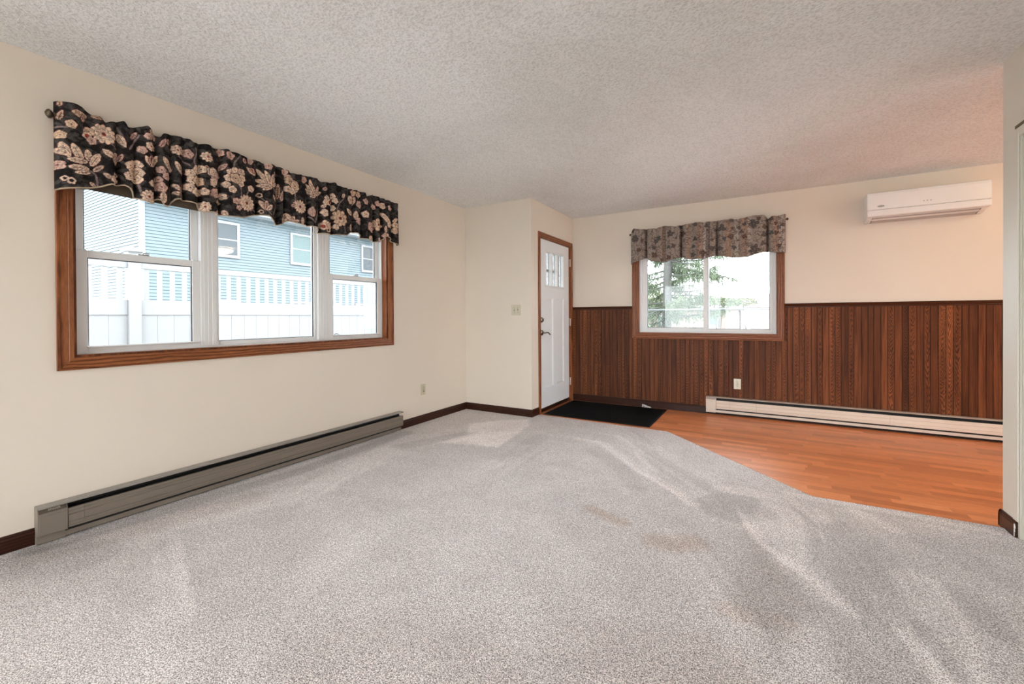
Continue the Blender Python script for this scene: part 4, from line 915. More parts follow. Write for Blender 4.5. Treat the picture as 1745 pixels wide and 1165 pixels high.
# ---- dark floral valance on the left wall
val1 = tag(empty('floral_valance', (0.06,1.84,2.16)), 'black valance printed with cream and pink flowers over the three-part window', 'valance')
S = np.linspace(0.682, 3.012, 780)
nt = 150
TOPZ = smooth1(interp(V1_TOP, S), 4) ; BOTZ = smooth1(interp(V1_BOT, S), 6)
t = np.linspace(0, 1, nt)
off = valance_shape(S, t, V1_FOLD, 0.070, 0.048, 0.86, 11)
ends = np.exp(-np.minimum(S-S[0], S[-1]-S)/0.010)
off = off*(1-ends[:,None]) + 0.030*ends[:,None]
def to_a(SS, Z, O): return np.stack([O-0.06, SS-1.84, Z-2.16], -1)
cl1, P1 = build_cloth('cloth', S, TOPZ, BOTZ, off, to_a, color1, CLOTH1, val1, nt)
MB().tube([tuple(p) for p in P1[::4,0,:]], 0.0042, 6).build('piping', PIPING, cl1, smooth=True)
lp = V1_LIN
mb = MB()
for (ya_, za_), (yb_, zb_) in zip(lp[:-1], lp[1:]):
    mb.prism([(ya_-1.84, za_-2.16), (yb_-1.84, zb_-2.16), (yb_-1.84, -0.10), (ya_-1.84, -0.10)], (0.030-0.06,0,0), (0,1,0), (0,0,1), (1,0,0), 0.002)
mb.build('lining', LININGM, cl1)
rod = MB().tube([(0.034-0.06,0.686-1.84,2.152-2.16),(0.034-0.06,3.008-1.84,2.152-2.16)], 0.006, 12).build('rod', RODM, val1, smooth=True)
for yy, sg in ((0.686,-1),(3.004,1)):
    mb = MB(); finial(mb, (-0.026,yy-1.84,-0.008), (0,sg,0), 0.62 if sg < 0 else 0.25); fb(mb, 'finial', RODM, rod)
for yy in (0.672, 3.015):
    MB().box(-0.059,-0.022,yy-0.006-1.84,yy+0.006-1.84,-0.022,-0.002).build('bracket', RODM, rod, 0.001)

# ---- grey tapestry valance over the slider
val2 = tag(empty('tapestry_valance', (2.52,YB-0.06,2.15)), 'greyish tan valance with leaf print over the sliding window', 'valance')
S2 = np.linspace(1.708, 3.326, 560)
TOPZ = smooth1(interp(V2_TOP, S2), 9); BOTZ = smooth1(interp(V2_BOT, S2), 9)
nt2 = 140
t = np.linspace(0, 1, nt2)
off2 = valance_shape(S2, t, V2_FOLD, 0.086, 0.060, 0.87, 23, 0.7)
ends = np.exp(-np.minimum(S2-S2[0], S2[-1]-S2)/0.010)
off2 = off2*(1-ends[:,None]) + 0.030*ends[:,None]
def to_b(SS, Z, O): return np.stack([SS-2.52, -(O-0.06), Z-2.15], -1)
cl2, P2 = build_cloth('cloth', S2, TOPZ, BOTZ, off2, to_b, color2, CLOTH2, val2, nt2)
MB().tube([tuple(p) for p in P2[::4,0,:]], 0.003, 6).build('hem', PIPING2, cl2, smooth=True)
rod = MB().tube([(1.704-2.52,0.022,-0.014),(3.332-2.52,0.022,-0.014)], 0.006, 12).build('rod', RODM, val2, smooth=True)
for xx, sg in ((1.704,-1),(3.332,1)):
    mb = MB(); mb.lathe([(0.008,0),(0.012,0.003),(0.014,0.010),(0.010,0.018),(0,0.021)], (xx-2.52,0.022,-0.014), (sg,0,0), 14); fb(mb, 'finial', RODM, rod)
for xx in (1.715, 3.320):
    MB().box(xx-0.006-2.52,xx+0.006-2.52,0.018,0.059,-0.022,-0.004).build('bracket', RODM, rod, 0.001)

# ================================================================== BASEBOARD HEATERS
def text_mesh(name, s, size, mat, parent, mtx, ext=0.0004):
    cu = bpy.data.curves.new(name, 'FONT'); cu.body = s; cu.size = size; cu.extrude = ext
    cu.align_x = 'CENTER'; cu.align_y = 'CENTER'
    tmp = bpy.data.objects.new(name+'_tmp', cu); COL.objects.link(tmp)
    dg = bpy.context.evaluated_depsgraph_get()
    me = bpy.data.meshes.new_from_object(tmp.evaluated_get(dg))
    bpy.data.objects.remove(tmp, do_unlink=True); bpy.data.curves.remove(cu)
    me.materials.clear(); me.materials.append(mat); me.name = name
    o = link(name, me, parent)
    o.matrix_local = mtx
    return o
def heater(name, L_, loc, rotz, z0, top, body, topm, joints, word=None, far_cap=False):
    """local x along the wall, local -y out of the wall"""
    r = empty(name, loc); r.rotation_euler = (0,0,rotz)
    D = 0.065
    def P(prof, x0, x1, n, mat, par=None, bev=0):
        # profile in (out, z)
        o = MB().prism([(a, b) for a, b in prof], (x0,0,0), (0,-1,0), (0,0,1), (1,0,0), x1-x0).build(n, mat, par or r, bev)
        fix_normals(o.data); return o
    cap = 0.104
    P([(0.001,z0),(0.005,z0),(0.005,top-0.006),(0.001,top-0.006)], 0.002, L_-0.002, 'back_plate', BLACKM)
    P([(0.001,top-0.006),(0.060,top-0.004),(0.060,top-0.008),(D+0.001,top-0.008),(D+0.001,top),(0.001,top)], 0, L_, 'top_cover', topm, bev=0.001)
    pb, pt = z0+0.046, top-0.036
    h = pt-pb
    prof_ = [(D-0.006,pb),(D-0.001,pb+0.002),(D,pb+0.012),(D-0.0025,pb+0.014),(D,pb+0.016),(D,pb+0.026),(D-0.004,pb+0.028),(D-0.004,pb+0.030),(D-0.001,pb+0.032),
             (D-0.001,pt-0.036),(D-0.005,pt-0.033),(D-0.005,pt-0.031),(D-0.001,pt-0.028),(D-0.001,pt-0.016),(D-0.004,pt-0.014),(D-0.001,pt-0.012),(D-0.002,pt-0.003),(D-0.008,pt),(D-0.012,pt-0.004),(D-0.012,pb+0.004)]
    xs = [cap+0.002] + list(joints) + [L_-(cap+0.002 if far_cap else 0.004)]
    for a, b in zip(xs[:-1], xs[1:]):
        P(prof_, a, b-0.0012, 'front_panel', body)
    P([(0.006,z0),(0.030,z0),(0.042,z0+0.004),(0.040,z0+0.028),(0.034,z0+0.030),(0.006,z0+0.030)], cap-0.008, L_-0.012, 'lower_channel', body)
    P([(0.006,z0+0.031),(D-0.020,z0+0.031),(D-0.020,z0+0.052),(D-0.016,z0+0.052),(D-0.016,pt-0.004),(0.006,pt-0.004)], cap, L_-(cap if far_cap else 0.014), 'element_slot_shade', BLACKM)  # heating element, its black body extended to put shade into the panel slots
    def endcap(x0, x1, left=True):
        e = P([(0.001,z0+0.040),(D-0.003,z0+0.040),(D-0.003,top-0.030),(D-0.016,top-0.006),(0.001,top-0.006)], x0, x1, 'end_cap', body)
        P([(D-0.003,pb-0.002),(D+0.003,pb-0.002),(D+0.003,pt-0.008),(D-0.003,pt-0.008)], x0+0.003, x1-0.002, 'cover_plate', body, e, 0.001)
        P([(0.002,z0-0.002),(0.044,z0-0.002),(0.047,z0+0.004),(0.044,z0+0.039),(0.002,z0+0.039)], x0-0.001, x1-0.006, 'foot', body, e)
        return e
    e = endcap(0.0, cap)
    # sloping name strip at the top of the end cap
    a0 = (D-0.003, top-0.031); a1 = (D-0.016, top-0.007)
    nx, nz = (a1[1]-a0[1]), -(a1[0]-a0[0]); ln = math.hypot(nx, nz); nx /= ln; nz /= ln
    st = P([(a0[0],a0[1]),(a0[0]+nx*0.001,a0[1]+nz*0.001),(a1[0]+nx*0.001,a1[1]+nz*0.001),(a1[0],a1[1])], 0.003, cap-0.003, 'name_strip', LABELBG if word else topm, e)
    if word:
        cx, cy, cz = cap*0.55, -((a0[0]+a1[0])/2+nx*0.0014), (a0[1]+a1[1])/2+nz*0.0014
        up = Vector((0, -(a1[0]-a0[0]), a1[1]-a0[1])).normalized(); rt = Vector((1,0,0)); nm = rt.cross(up)
        mt = Matrix((rt, up, nm)).transposed().to_4x4(); mt.translation = Vector((cx,cy,cz))
        text_mesh('lettering', word, 0.0135, LABELM, st, mt)
    if far_cap: endcap(L_-cap, L_)
    return r
HL = 3.060-0.606
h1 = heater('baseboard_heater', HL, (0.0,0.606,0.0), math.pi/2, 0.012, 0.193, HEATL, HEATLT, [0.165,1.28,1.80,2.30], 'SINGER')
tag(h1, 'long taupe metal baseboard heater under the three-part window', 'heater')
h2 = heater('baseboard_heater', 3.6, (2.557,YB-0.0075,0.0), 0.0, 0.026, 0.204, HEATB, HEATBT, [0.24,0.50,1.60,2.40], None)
tag(h2, 'long cream metal baseboard heater below the wood panelling', 'heater')

# ================================================================== MINI-SPLIT AIR CONDITIONER
ac = tag(empty('air_conditioner', (3.967,YB,2.01)), 'white wall-mounted air conditioner high on the back wall', 'air conditioner')
WA = 0.818
body_prof = [(0.0,0.0),(0.045,0.0),(0.125,0.014),(0.175,0.036),(0.196,0.062),(0.196,0.215),(0.180,0.258),(0.165,0.264),(0.0,0.264)]
o = MB().prism(body_prof, (0.006,0,0), (0,-1,0), (0,0,1), (1,0,0), WA-0.012).build('housing', ACW, ac, 0.006, seg=3); fix_normals(o.data)
fp = [(0.190,0.094),(0.209,0.092),(0.214,0.098),(0.215,0.225),(0.206,0.250),(0.190,0.256),(0.17,0.256),(0.17,0.094)]
front = MB().prism(fp, (0.0,0,0), (0,-1,0), (0,0,1), (1,0,0), WA).build('front_panel', ACW, ac, 0.006, seg=3); fix_normals(front.data)
lp = [(0.10,0.030),(0.198,0.030),(0.213,0.036),(0.213,0.087),(0.208,0.090),(0.10,0.090)]
o = MB().prism(lp, (0.0,0,0), (0,-1,0), (0,0,1), (1,0,0), WA).build('lower_panel', ACW, ac, 0.005, seg=3); fix_normals(o.data)
# louver lying along the sloping underside
d = Vector((0,-0.150,0.030)).normalized()
nrm = Vector((1,0,0)).cross(d)
p0 = Vector((0.07,-0.050,-0.0015))
lv = MB()
for a in (0, 1):
    pass
lv.prism([(0,0.0),(0.105,0.006),(0.105,0.010),(0,0.004)], (0.05,-0.052,-0.003), d, (0,0,1), (1,0,0), WA-0.10)
o = lv.build('louver', ACG, ac, 0.001); fix_normals(o.data)
for xx in (0.046, WA-0.049):
    o = MB().prism([(0,-0.002),(0.108,0.003),(0.108,0.008),(0,0.003)], (xx,-0.050,-0.002), d, (0,0,1), (1,0,0), 0.003).build('louver_gap', SLOT, ac); fix_normals(o.data)
bd = []
mb = MB(); n = 24
for h_ in (0.2148, 0.2164):
    for k in range(n):
        th_ = 2*math.pi*k/n
        mb.v.append((0.098+0.026*math.cos(th_), -h_, 0.122+0.0085*math.sin(th_)))
for k in range(n): mb.f.append((k,(k+1)%n,n+(k+1)%n,n+k))
mb.f.append(tuple(n+k for k in range(n)))
bdg = mb.build('oval_badge', GREYM, front); fix_normals(bdg.data)
mt = Matrix(((1,0,0),(0,0,-1),(0,1,0))).to_4x4(); mt.translation = Vector((0.098,-0.2168,0.122))
text_mesh('lettering', 'Carrier', 0.0125, ACW, bdg, mt, 0.0002)
for dx in (0.393, 0.4165, 0.440):
    o = MB().box(dx-0.004,dx+0.004,-0.2162,-0.2145,0.128,0.134).build('indicator', GREYM, front)
MB().box(0.55,0.556,-0.2135,-0.2095,0.232,0.236).build('panel_clip', M('bright_clip', (0.9,0.9,0.9), 0.1), front)

# ================================================================== OUTLETS AND SWITCH
def outlet(loc, rotz, body, label, style):
    r = tag(empty('wall_outlet', loc), label, 'outlet'); r.rotation_euler = (0,0,rotz)
    o = MB().box(-0.036,0.036,-0.006,0,-0.058,0.058).build('face_plate', body, r, 0.003, seg=2)
    if style == 'duplex':
        for zc in (0.0195,-0.0195):
            s = MB().lathe([(0,0.0085),(0.0165,0.0085),(0.0172,0.005),(0.0172,0)], (0,0,zc), (0,-1,0), 20).build('socket', body, r, smooth=False)
            fix_normals(s.data)
            q = MB()
            q.box(-0.0075,-0.005,-0.0090,-0.0080,zc-0.001,zc+0.008); q.box(0.005,0.0075,-0.0090,-0.0080,zc-0.001,zc+0.008)
            q.box(-0.0025,0.0025,-0.0090,-0.0080,zc-0.010,zc-0.005)
            q.build('slots', SLOT, s)
    else:
        s = MB().box(-0.0165,0.0165,-0.0085,-0.005,-0.034,0.034).build('insert', M('aged_ivory', (0.52,0.47,0.30), 0.4), r, 0.002)
        q = MB(); q.box(-0.008,0.008,-0.0092,-0.0084,-0.024,-0.018); q.build('slots', SLOT, s)
        q = MB(); q.box(-0.004,0.004,-0.0092,-0.0084,-0.008,-0.004); q.build('slots', SLOT, s)
    for zc in ((0,) if style == 'duplex' else (0.048,-0.048)):
        sc = MB().lathe([(0,0.0075),(0.003,0.0075),(0.0035,0.005)], (0,0,zc), (0,-1,0), 10).build('screw', NICKEL, r); fix_normals(sc.data)
    return r
outlet((2.872,YB-0.0075,0.360), 0, ALMONDW, 'cream duplex outlet on the wood panelling above heater', 'duplex')
outlet((0.0,3.412,0.356), math.pi/2, ALMOND, 'small ivory jack plate on cream wall near the corner', 'jack')
sw = tag(empty('light_switch', (0.710,YJ,1.200)), 'ivory double toggle switch plate beside the entry door', 'switch')
MB().box(-0.060,0.060,-0.006,0,-0.060,0.060).build('face_plate', ALMOND, sw, 0.003, seg=2)
for dx, up in ((-0.023,1),(0.023,-1)):
    MB().box(dx-0.0055,dx+0.0055,-0.0068,-0.0058,-0.012,0.012).build('toggle_slot', SLOT, sw)
    MB().prism([(0.005,-0.004),(0.005,0.004),(0.017,0.004+0.006*up),(0.017,-0.001+0.006*up)], (dx-0.0042,0,0), (0,-1,0), (0,0,1), (1,0,0), 0.0084).build('toggle', ALMONDW, sw, 0.001)
    for zc in (0.030,-0.030):
        s_ = MB().lathe([(0,0.0075),(0.003,0.0075),(0.0035,0.005)], (dx,0,zc), (0,-1,0), 10).build('screw', NICKEL, sw); fix_normals(s_.data)

# ================================================================== DOOR MAT AND DOOR STOP
RUB = M('black_rubber', (0.010,0.010,0.011), 0.6, spec=0.2)
RIBM = M('black_ribbed_pile', (0.011,0.0115,0.0125), 0.9, spec=0.1)
mat_ = tag(empty('door_mat', (1.535,4.84,0.0005)), 'black ribbed rectangular mat on laminate in front of door', 'mat')
MB().box(-0.600,0.600,-0.462,0.462,0,0.006).build('rubber_base', RUB, mat_, 0.003)
mb = MB()
nx = 96
for k in range(nx):
    xx = -0.578+1.156*k/(nx-1)
    mb.prism([(-0.0042,0),(0.0042,0),(0.0028,0.005),(-0.0028,0.005)], (xx,-0.440,0.006), (1,0,0), (0,0,1), (0,1,0), 0.880)
o = mb.build('ribs', RIBM, mat_); fix_normals(o.data)
ds_ = tag(empty('door_stop', (1.885,5.325,0.0005)), 'small white plastic wedge on the floor behind the black mat', 'door stop')
ds_.rotation_euler = (0,0,-0.45)
WPL = M('white_wedge_plastic', (0.80,0.79,0.78), 0.35)
o = MB().prism([(-0.055,0),(0.030,0),(0.030,0.012),(-0.055,0.036)], (0,0.016,0), (1,0,0), (0,0,1), (0,-1,0), 0.032).build('wedge', WPL, ds_, 0.002); fix_normals(o.data)
o = MB().prism([(0.010,0),(0.055,0),(0.055,0.014),(0.010,0.018)], (0,0.019,0), (1,0,0), (0,0,1), (0,-1,0), 0.038).build('toe', WPL, ds_, 0.002); fix_normals(o.data)
MB().box(-0.035,-0.020,-0.0175,-0.0150,0.008,0.018).build('slot', SLOT, ds_)

# ================================================================== CEILING LAMP AND ADDED FILL PENDANTS
def ceiling_lamp(loc, strength, col, label, rad=0.17):
    r = tag(empty('ceiling_lamp', loc), label, 'lamp')
    o = MB().lathe([(rad*0.7,0),(rad*0.74,-0.02),(rad*0.70,-0.03),(0,-0.03)], (0,0,0), (0,0,1), 28).build('base_ring', NICKEL, r, smooth=True); fix_normals(o.data)
    gm = M('lit_opal_glass', (0.9,0.88,0.84), 0.4, emit=col, es=strength)
    o = MB().lathe([(rad*0.66,-0.020),(rad,-0.034),(rad*0.98,-0.052),(rad*0.85,-0.078),(rad*0.6,-0.098),(rad*0.3,-0.110),(0,-0.113)], (0,0,0), (0,0,1), 28).build('glass_bowl', gm, r, smooth=True); fix_normals(o.data)
    return r
ceiling_lamp((5.37,4.11,H), LAMP_DINING, (1.0,0.76,0.48), 'round opal ceiling lamp in the dining area')
def pendant(loc, strength, col, label, rad=0.16, drop=0.50):
    r = tag(empty('fill_pendant', loc), label, 'lamp')
    o = MB().lathe([(0.06,0),(0.06,-0.018),(0.02,-0.03),(0,-0.03)], (0,0,0), (0,0,1), 24).build('canopy', NICKEL, r, smooth=True); fix_normals(o.data)
    MB().tube([(0,0,-0.028),(0,0,-drop+rad-0.002)], 0.006, 10).build('stem', NICKEL, r, smooth=True)
    gm = M('lit_opal_globe', (0.9,0.88,0.84), 0.4, emit=col, es=strength)
    pr = [(rad*math.sin(math.pi*k/16), -drop+rad*math.cos(math.pi*k/16)) for k in range(17)]
    o = MB().lathe(pr, (0,0,0), (0,0,1), 28).build('globe', gm, r, smooth=True); fix_normals(o.data)
    return r
pendant((1.9,-1.0,H), FILL_LIVING, (1.0,0.93,0.84), 'added opal globe fill pendant nearer the middle of the living room')
pendant((2.4,-2.6,H), FILL_REAR, (1.0,0.93,0.84), 'added opal globe fill pendant nearer the rear glazing')

# ================================================================== OUTSIDE
GZ = -0.55
def ground_mat():
    mt = bpy.data.materials.new('pale_gravel_and_grass')
    nt, N, L, b = nodes(mt)
    v = coords(N, L)
    L.new(ramp(N, L, noise(N, L, v, 0.25, 5, 0.6), [(0.40,(0.40,0.39,0.37)),(0.60,(0.42,0.415,0.39)),(0.72,(0.24,0.28,0.19))]), b.inputs['Base Color'])
    b.inputs['Roughness'].default_value = 0.95
    return mt
struct(MB().box(-60,60,-40,90,GZ-0.3,GZ).build('ground', ground_mat()), 'pale ground outside the house')

# ---- white vinyl privacy fence with open picket top
FX = -3.90
fence = tag(empty('vinyl_fence', (FX,2.25,GZ)), 'white vinyl privacy fence with open picket top outside the left window', 'fence')
def fbox(name, x0,x1,y0,y1,z0,z1, bev=0.003, par=None):
    me_key = (name, round(x1-x0,3), round(y1-y0,3), round(z1-z0,3))
    if me_key not in fbox.c:
        me = MB().box(0,x1-x0,0,y1-y0,0,z1-z0).mesh(name); me.materials.append(VINYL); fbox.c[me_key] = me
    return link(name, fbox.c[me_key], par or fence, bev, loc=(x0-FX, y0-2.25, z0-GZ))
fbox.c = {}
posts = [-0.46, 2.255, 4.97, 7.68]
for yc in posts:
    po = fbox('post', FX-0.064, FX+0.064, yc-0.064, yc+0.064, GZ, 1.985)
    cp = MB(); cp.box(-0.098,0.098,-0.098,0.098,0,0.022); cp.box(-0.072,0.072,-0.072,0.072,-0.018,0)
    n = len(cp.v); cp.v += [(-0.09,-0.09,0.022),(0.09,-0.09,0.022),(0.09,0.09,0.022),(-0.09,0.09,0.022),(0,0,0.066)]
    cp.f += [(n,n+1,n+4),(n+1,n+2,n+4),(n+2,n+3,n+4),(n+3,n,n+4)]
    cp.build('post_cap', VINYL, po, loc=(0.064,0.064,1.985-GZ))
for a, b in zip(posts[:-1], posts[1:]):
    ya, yb = a+0.064, b-0.064
    fbox('rail', FX-0.022, FX+0.022, ya, yb, 1.775, 1.850)
    fbox('rail', FX-0.024, FX+0.024, ya, yb, 1.172, 1.366)
    fbox('rail', FX-0.024, FX+0.024, ya, yb, GZ+0.05, GZ+0.22)
    n = int(round((yb-ya)/0.1445)); p_ = (yb-ya)/n
    for k in range(n):
        yc = ya + p_*(k+0.5)
        fbox('picket', FX-0.011, FX+0.011, yc-0.026, yc+0.026, 1.366, 1.775, 0)
    n = int(round((yb-ya)/0.187)); p_ = (yb-ya)/n
    for k in range(n):
        fbox('board', FX-0.010, FX+0.010, ya+p_*k+0.0015, ya+p_*(k+1)-0.0015, GZ+0.22, 1.172, 0)

# ---- neighbouring house with blue lap siding
SID = paint_mat('pale_blue_siding', (0.102,0.131,0.146), (0.107,0.137,0.152), 30, 0.6, 0.05)
HX, HY, HZ = -12.5, 5.20, 4.70
house = tag(empty('neighbour_house', (HX,HY,GZ)), 'two-storey house with pale blue lap siding beyond the white fence', 'house')
off_ = Vector((-HX,-HY,-GZ))
def hb_(name, mat, x0,x1,y0,y1,z0,z1, par=None, bev=0):
    return MB().box(x0-HX,x1-HX,y0-HY,y1-HY,z0-GZ,z1-GZ).build(name, mat, par or house, bev)
LAPSHADE = M('siding_shadow_gap', (0.03,0.038,0.046), 0.9, spec=0.1)  # dark core colour seen between boards, painted-in shade under each lap
hb_('core_wall', LAPSHADE, HX-9, HX-0.02, HY+0.02, HY+14, GZ, HZ)
course = 0.0977
GAP = 0.010
me1 = MB().prism([(0,0),(0.024,0),(0.008,course-GAP),(0,course-GAP)], (0,0,0), (1,0,0), (0,0,1), (0,1,0), 13.9).mesh('siding_board')
fix_normals(me1); me1.materials.append(SID)
z = GZ+0.3
while z < HZ+2.2:
    if z < HZ-0.02: link('siding_board', me1, house, loc=(-0.02, 0.10, z-GZ))
    f = min(max((z-HZ)/2.4, 0), 0.97)             # the end wall runs up into the gable
    xa, xb = -9.0+4.5*f, -0.09-4.4*f
    o = MB().prism([(0,0),(0.024,0),(0.008,course-GAP),(0,course-GAP)], (xa,0.02,z-GZ), (0,-1,0), (0,0,1), (1,0,0), xb-xa).build('siding_board', SID, house)
    fix_normals(o.data)
    z += course
hb_('corner_post', VINYL, HX-0.09, HX+0.015, HY-0.015, HY+0.10, GZ+0.2, HZ)
DARKG = M('house_window_glass_dark', (0.062,0.071,0.078), 0.35, spec=0.12)
PALEG = M('house_window_blind_pale', (0.095,0.128,0.130), 0.35, spec=0.12)
def hwin(y0, y1, z0, z1, gm):
    wn = empty('window', (0.0, (y0+y1)/2-HY, (z0+z1)/2-GZ)); wn.parent = house
    cy, cz = (y0+y1)/2, (z0+z1)/2
    TT = lambda a, b, h: Vector((h, a-cy, b-cz))
    ring_ = fb(ring(MB(), TT, y0, y1, z0, z1, 0.09, 0.09, 0.10, 0.09, 0.0, 0.045), 'window_frame', VINYL, wn, 0.004)
    fb(slab(MB(), TT, y0+0.09, y1-0.09, cz-0.022, cz+0.022, 0.0, 0.038), 'meeting_rail', VINYL, wn)
    fb(slab(MB(), TT, y0+0.09, y1-0.09, z0+0.10, cz-0.022, 0.0, 0.030), 'pane', gm, wn)
    fb(slab(MB(), TT, y0+0.09, y1-0.09, cz+0.022, z1-0.09, 0.0, 0.022), 'pane', gm, wn)
hwin(6.95, 7.92, 3.18, 4.40, DARKG)
hwin(9.75, 10.68, 3.19, 4.42, PALEG)
hwin(13.1, 14.05, 3.20, 4.43, DARKG)
hwin(7.0, 7.9, 0.55, 1.76, DARKG)
hwin(9.75, 10.65, 0.55, 1.78, DARKG)
hwin(11.5, 12.0, 0.55, 1.76, DARKG)
hwin(12.75, 13.7, 0.55, 1.78, DARKG)
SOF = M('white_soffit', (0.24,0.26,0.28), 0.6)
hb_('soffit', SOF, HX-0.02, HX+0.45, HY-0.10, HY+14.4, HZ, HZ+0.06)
hb_('fascia', VINYL, HX+0.40, HX+0.45, HY-0.10, HY+14.4, HZ+0.06, HZ+0.20)
ROOFM = paint_mat('grey_shingle', (0.16,0.16,0.17), (0.20,0.20,0.21), 40, 0.9, 0.3)
gw = MB().prism([(-0.05,0),(-9,0),(-4.5,2.36)], (0,0.04,HZ-GZ), (1,0,0), (0,0,1), (0,1,0), 0.2).build('gable_wall', LAPSHADE, house); fix_normals(gw.data)
rf = MB().prism([(0.5,0),(0.5,0.12),(-4.5,2.52),(-9.5,0.12),(-9.5,0),(-4.5,2.40)], (0,-0.12,HZ+0.06-GZ), (1,0,0), (0,0,1), (0,1,0), 14.6).build('roof', ROOFM, house); fix_normals(rf.data)

# ---- storm door outside the entry door
storm = tag(empty('storm_door', (0.755,4.84,0.05)), 'white storm door frame outside the entry door glass', 'door')
sdf = fb(ring(MB(), lambda a, b, h: Vector((h, a-4.84, b-0.05)), 4.40, 5.274, 0.05, 2.035, 0.075, 0.075, 0.30, 0.09, -0.030, 0.0), 'door_frame', VINYL, storm, 0.003)
fb(slab(MB(), lambda a, b, h: Vector((h, a-4.84, b-0.05)), 4.475, 5.199, 1.02, 1.09, -0.028, -0.002), 'cross_bar', VINYL, storm)
fb(slab(MB(), lambda a, b, h: Vector((h, a-4.84, b-0.05)), 4.475, 5.199, 1.70, 1.725, -0.028, -0.002), 'cross_bar', GASKET, storm)
pane(storm, lambda a, b, h: Vector((h, a-4.84, b-0.05)), 4.475, 5.199, 0.35, 1.945, -0.015)

# ---- porch post seen through the door lites
porch = tag(empty('porch_post', (-0.9,5.75,GZ)), 'white square porch post outside the entry door glass', 'post')
MB().box(-0.06,0.06,-0.06,0.06,0,3.2).build('shaft', VINYL, porch, 0.005)
MB().box(-0.09,0.09,-0.09,0.09,0,0.15).build('plinth', VINYL, porch, 0.005)

# ---- chain-link fence behind the back window
CY = 13.0
STEEL = M('galvanised_steel', (0.10,0.11,0.115), 0.5, 0.3)
cf = tag(empty('chain_link_fence', (1.5,CY,GZ)), 'grey chain-link fence seen through the sliding window', 'fence')
ct = 1.31
MB().tube([(-9,0,ct-GZ),(9,0,ct-GZ)], 0.021, 8).build('top_rail', STEEL, cf, smooth=True)
for xx in (-8.0,-4.6,4.4,8.0):
    MB().tube([(xx,0,0),(xx,0,ct-GZ+0.04)], 0.03, 10).build('post', STEEL, cf, smooth=True)
mb = MB()
hgt = ct-GZ-0.03
xx = -4.5-hgt
while xx < 4.5:
    for sg in (1, -1):
        a = Vector((xx, 0.004*sg, 0.03)); b = Vector((xx+hgt, 0.004*sg, ct-GZ))
        if sg < 0: a.x, b.x = b.x, a.x
        mb.tube([a, b], 0.0028, 3, cap=False)
    xx += 0.085
o = mb.build('wire_mesh', STEEL, cf); o['kind'] = 'stuff'

# ---- spruce tree
BARK = paint_mat('spruce_bark', (0.062,0.062,0.058), (0.088,0.088,0.082), 25, 0.9, 0.6)
def leaf_mat(name, c1, c2):
    mt = bpy.data.materials.new(name)
    nt, N, L, b = nodes(mt)
    L.new(ramp(N, L, noise(N, L, coords(N, L), 2.5, 3), [(0.3,c1),(0.7,c2)]), b.inputs['Base Color'])
    b.inputs['Roughness'].default_value = 0.7
    b.inputs['Subsurface Weight'].default_value = 0.0
    return mt
NEED = leaf_mat('spruce_needles', (0.045,0.068,0.038), (0.085,0.115,0.060))
r2 = random.Random(4)
tree = tag(empty('spruce_tree', (-0.25,18.0,GZ)), 'tall spruce tree standing behind the chain-link fence', 'tree')
def spine(z): return Vector((0.02*z+0.01, 0, z))
MB().tube([spine(z) for z in (0,0.6,1.5,3,5,8,11)], [0.26,0.20,0.185,0.17,0.15,0.09,0.03], 12).build('trunk', BARK, tree, smooth=True)
nv = MB()
def blade(p, d, ln, wd):
    d = d.normalized(); s = d.cross(Vector((r2.uniform(-1,1),r2.uniform(-1,1),r2.uniform(-1,1)))).normalized()*wd
    n = len(nv.v); m_ = p + d*ln*0.45
    nv.v += [tuple(p), tuple(m_+s), tuple(p+d*ln), tuple(m_-s)]; nv.f.append((n,n+1,n+2,n+3))
zz = 1.55
while zz < 9.5:
    for k in range(r2.choice((2,2,3))):
        az = r2.uniform(0, 6.283)
        L_ = max(0.5, 3.5*(1-zz/12))*r2.uniform(0.4,1.15)
        d0 = Vector((math.cos(az), math.sin(az), 0))
        dr = r2.uniform(0.05,0.55); up = r2.uniform(0.0,0.35)
        pts = []
        for q in range(7):
            f = q/6
            pts.append(spine(zz) + d0*L_*f + Vector((0.10*math.sin(f*5+az)*f, 0.10*math.cos(f*4+az)*f, L_*(-dr*f+up*f*f))))
        MB().tube(pts, [0.034*(1-q/7)+0.006 for q in range(7)], 5).build('branch', BARK, tree, smooth=True)
        for q in range(int(66*L_)):
            f = r2.uniform(0.10, 1.0)
            i0 = min(int(f*6), 5); p = pts[i0].lerp(pts[i0+1], f*6-i0)
            side = Vector((-d0.y, d0.x, 0))*r2.choice((-1,1))
            tw = (side*r2.uniform(0.1,0.8)+d0*r2.uniform(0,0.6)+Vector((0,0,r2.uniform(-1.6,0.25)))).normalized()
            tl = r2.uniform(0.18,0.62)*(1.15-0.6*f)
            for w_ in range(7):
                pp = p + tw*tl*(w_/7) + Vector((0,0,-0.10*(w_/7)**2))
                blade(pp, tw+Vector((r2.uniform(-.8,.8),r2.uniform(-.8,.8),r2.uniform(-.9,.3))), r2.uniform(0.07,0.14), 0.013)
    zz += r2.uniform(0.10,0.24)
o = nv.build('needles', NEED, tree); o['kind'] = 'stuff'

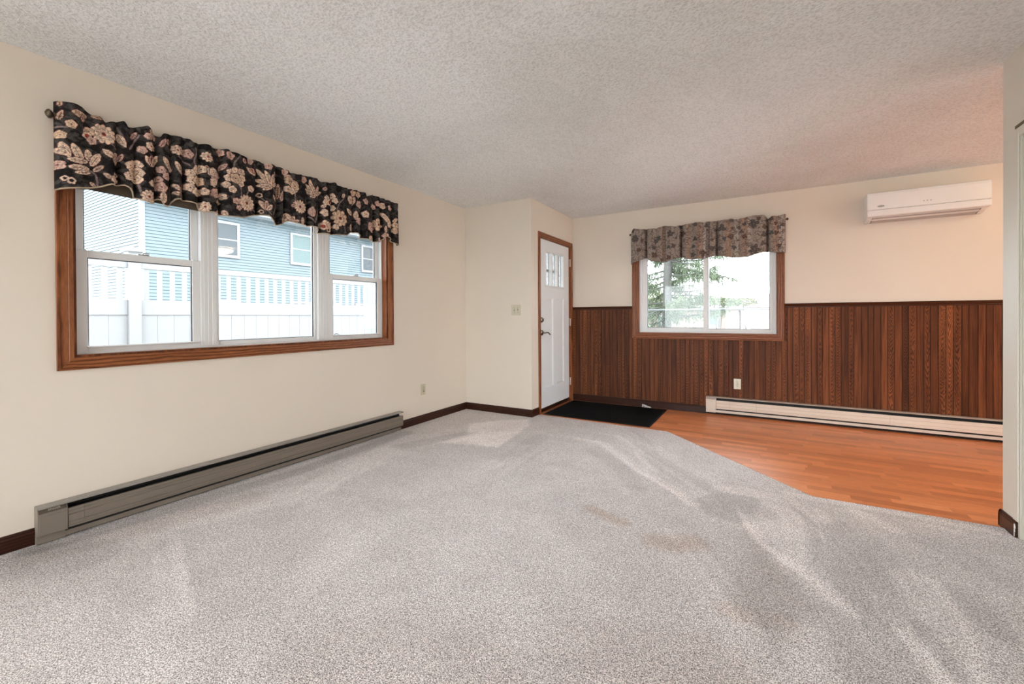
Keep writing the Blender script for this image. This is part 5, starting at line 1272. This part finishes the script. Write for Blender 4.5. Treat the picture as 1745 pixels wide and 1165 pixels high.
def bush(name, loc, rx, rz, n, c1, c2, label, cat='shrub', trunk=0):
    r = tag(empty(name, loc), label, cat)
    mb = MB()
    for k in range(n):
        a = r2.uniform(0,6.283); ph = math.acos(r2.uniform(-0.6,1)); rad = r2.uniform(0.55,1.0)**0.5
        p = Vector((rx*rad*math.sin(ph)*math.cos(a), rx*rad*math.sin(ph)*math.sin(a), trunk+rz*(0.55+0.5*rad*math.cos(ph))))
        d = Vector((r2.uniform(-1,1),r2.uniform(-1,1),r2.uniform(-0.6,1))).normalized()
        s = d.cross(Vector((r2.uniform(-1,1),r2.uniform(-1,1),r2.uniform(-1,1)))).normalized()
        ln = r2.uniform(0.07,0.15)*max(1,rx*0.8)
        q = len(mb.v); mb.v += [tuple(p),tuple(p+d*ln*0.5+s*ln*0.3),tuple(p+d*ln),tuple(p+d*ln*0.5-s*ln*0.3)]; mb.f.append((q,q+1,q+2,q+3))
    o = mb.build('foliage', leaf_mat(name+'_leaves', c1, c2), r); o['kind'] = 'stuff'
    st = MB()
    for k in range(5):
        a = k*1.256
        st.tube([(0,0,0),(rx*0.2*math.cos(a),rx*0.2*math.sin(a),trunk+rz*0.3),(rx*0.55*math.cos(a),rx*0.55*math.sin(a),trunk+rz*0.75)], [0.022,0.016,0.006], 6)
    st.build('stems', BARK, r, smooth=True)
    return r
bush('yellow_green_tree', (-2.6,24.0,GZ), 1.15, 2.0, 3000, (0.11,0.135,0.045), (0.15,0.165,0.07), 'small yellow-green tree left of the spruce trunk', 'tree', 1.5)
bush('low_shrub', (-0.20,13.75,GZ), 0.42, 1.36, 1500, (0.07,0.11,0.06), (0.11,0.15,0.09), 'low green shrub at the foot of the spruce', 'shrub')
bush('broad_hedge', (1.22,23.6,GZ), 1.05, 0.50, 1500, (0.055,0.08,0.04), (0.10,0.115,0.06), 'broad spreading evergreen right of the spruce trunk', 'shrub', 2.05)
bush('olive_shrub', (2.36,25.0,GZ), 0.58, 0.46, 700, (0.085,0.095,0.045), (0.13,0.13,0.065), 'olive-green shrub behind the fence at the right', 'shrub', 2.1)

# ---- far brick houses
BRK = paint_mat('haze_paled_brick', (0.20,0.150,0.135), (0.22,0.165,0.15), 20, 0.9, 0.2)  # brick evenly paled, distance haze put into the base colour
def far_house(loc, wx, wy, hz, label):
    r = tag(empty('brick_house', loc), label, 'house')
    MB().box(-wx/2,wx/2,0,wy,0,hz).build('wall', BRK, r)
    o = MB().prism([(-0.4,0),(wy+0.4,0),(wy/2,1.6)], (-wx/2-0.4,0,hz), (0,1,0), (0,0,1), (1,0,0), wx+0.8).build('roof', M('pale_roof', (0.22,0.19,0.18), 0.9), r); fix_normals(o.data)
    for k in range(3):
        xx = -wx/2 + wx*(k+0.5)/3
        wn = MB().box(xx-0.7,xx+0.7,-0.05,0.02,hz-1.7,hz-0.5).build('window', VINYL, r)
        MB().box(xx-0.6,xx+0.6,-0.07,-0.04,hz-1.6,hz-0.6).build('pane', PALEG, wn)
far_house((-6.0,48,GZ), 14, 8, 2.3, 'long low brick house far behind the spruce')
far_house((9.5,52,GZ), 15, 8, 2.6, 'long low brick house far away on the right')
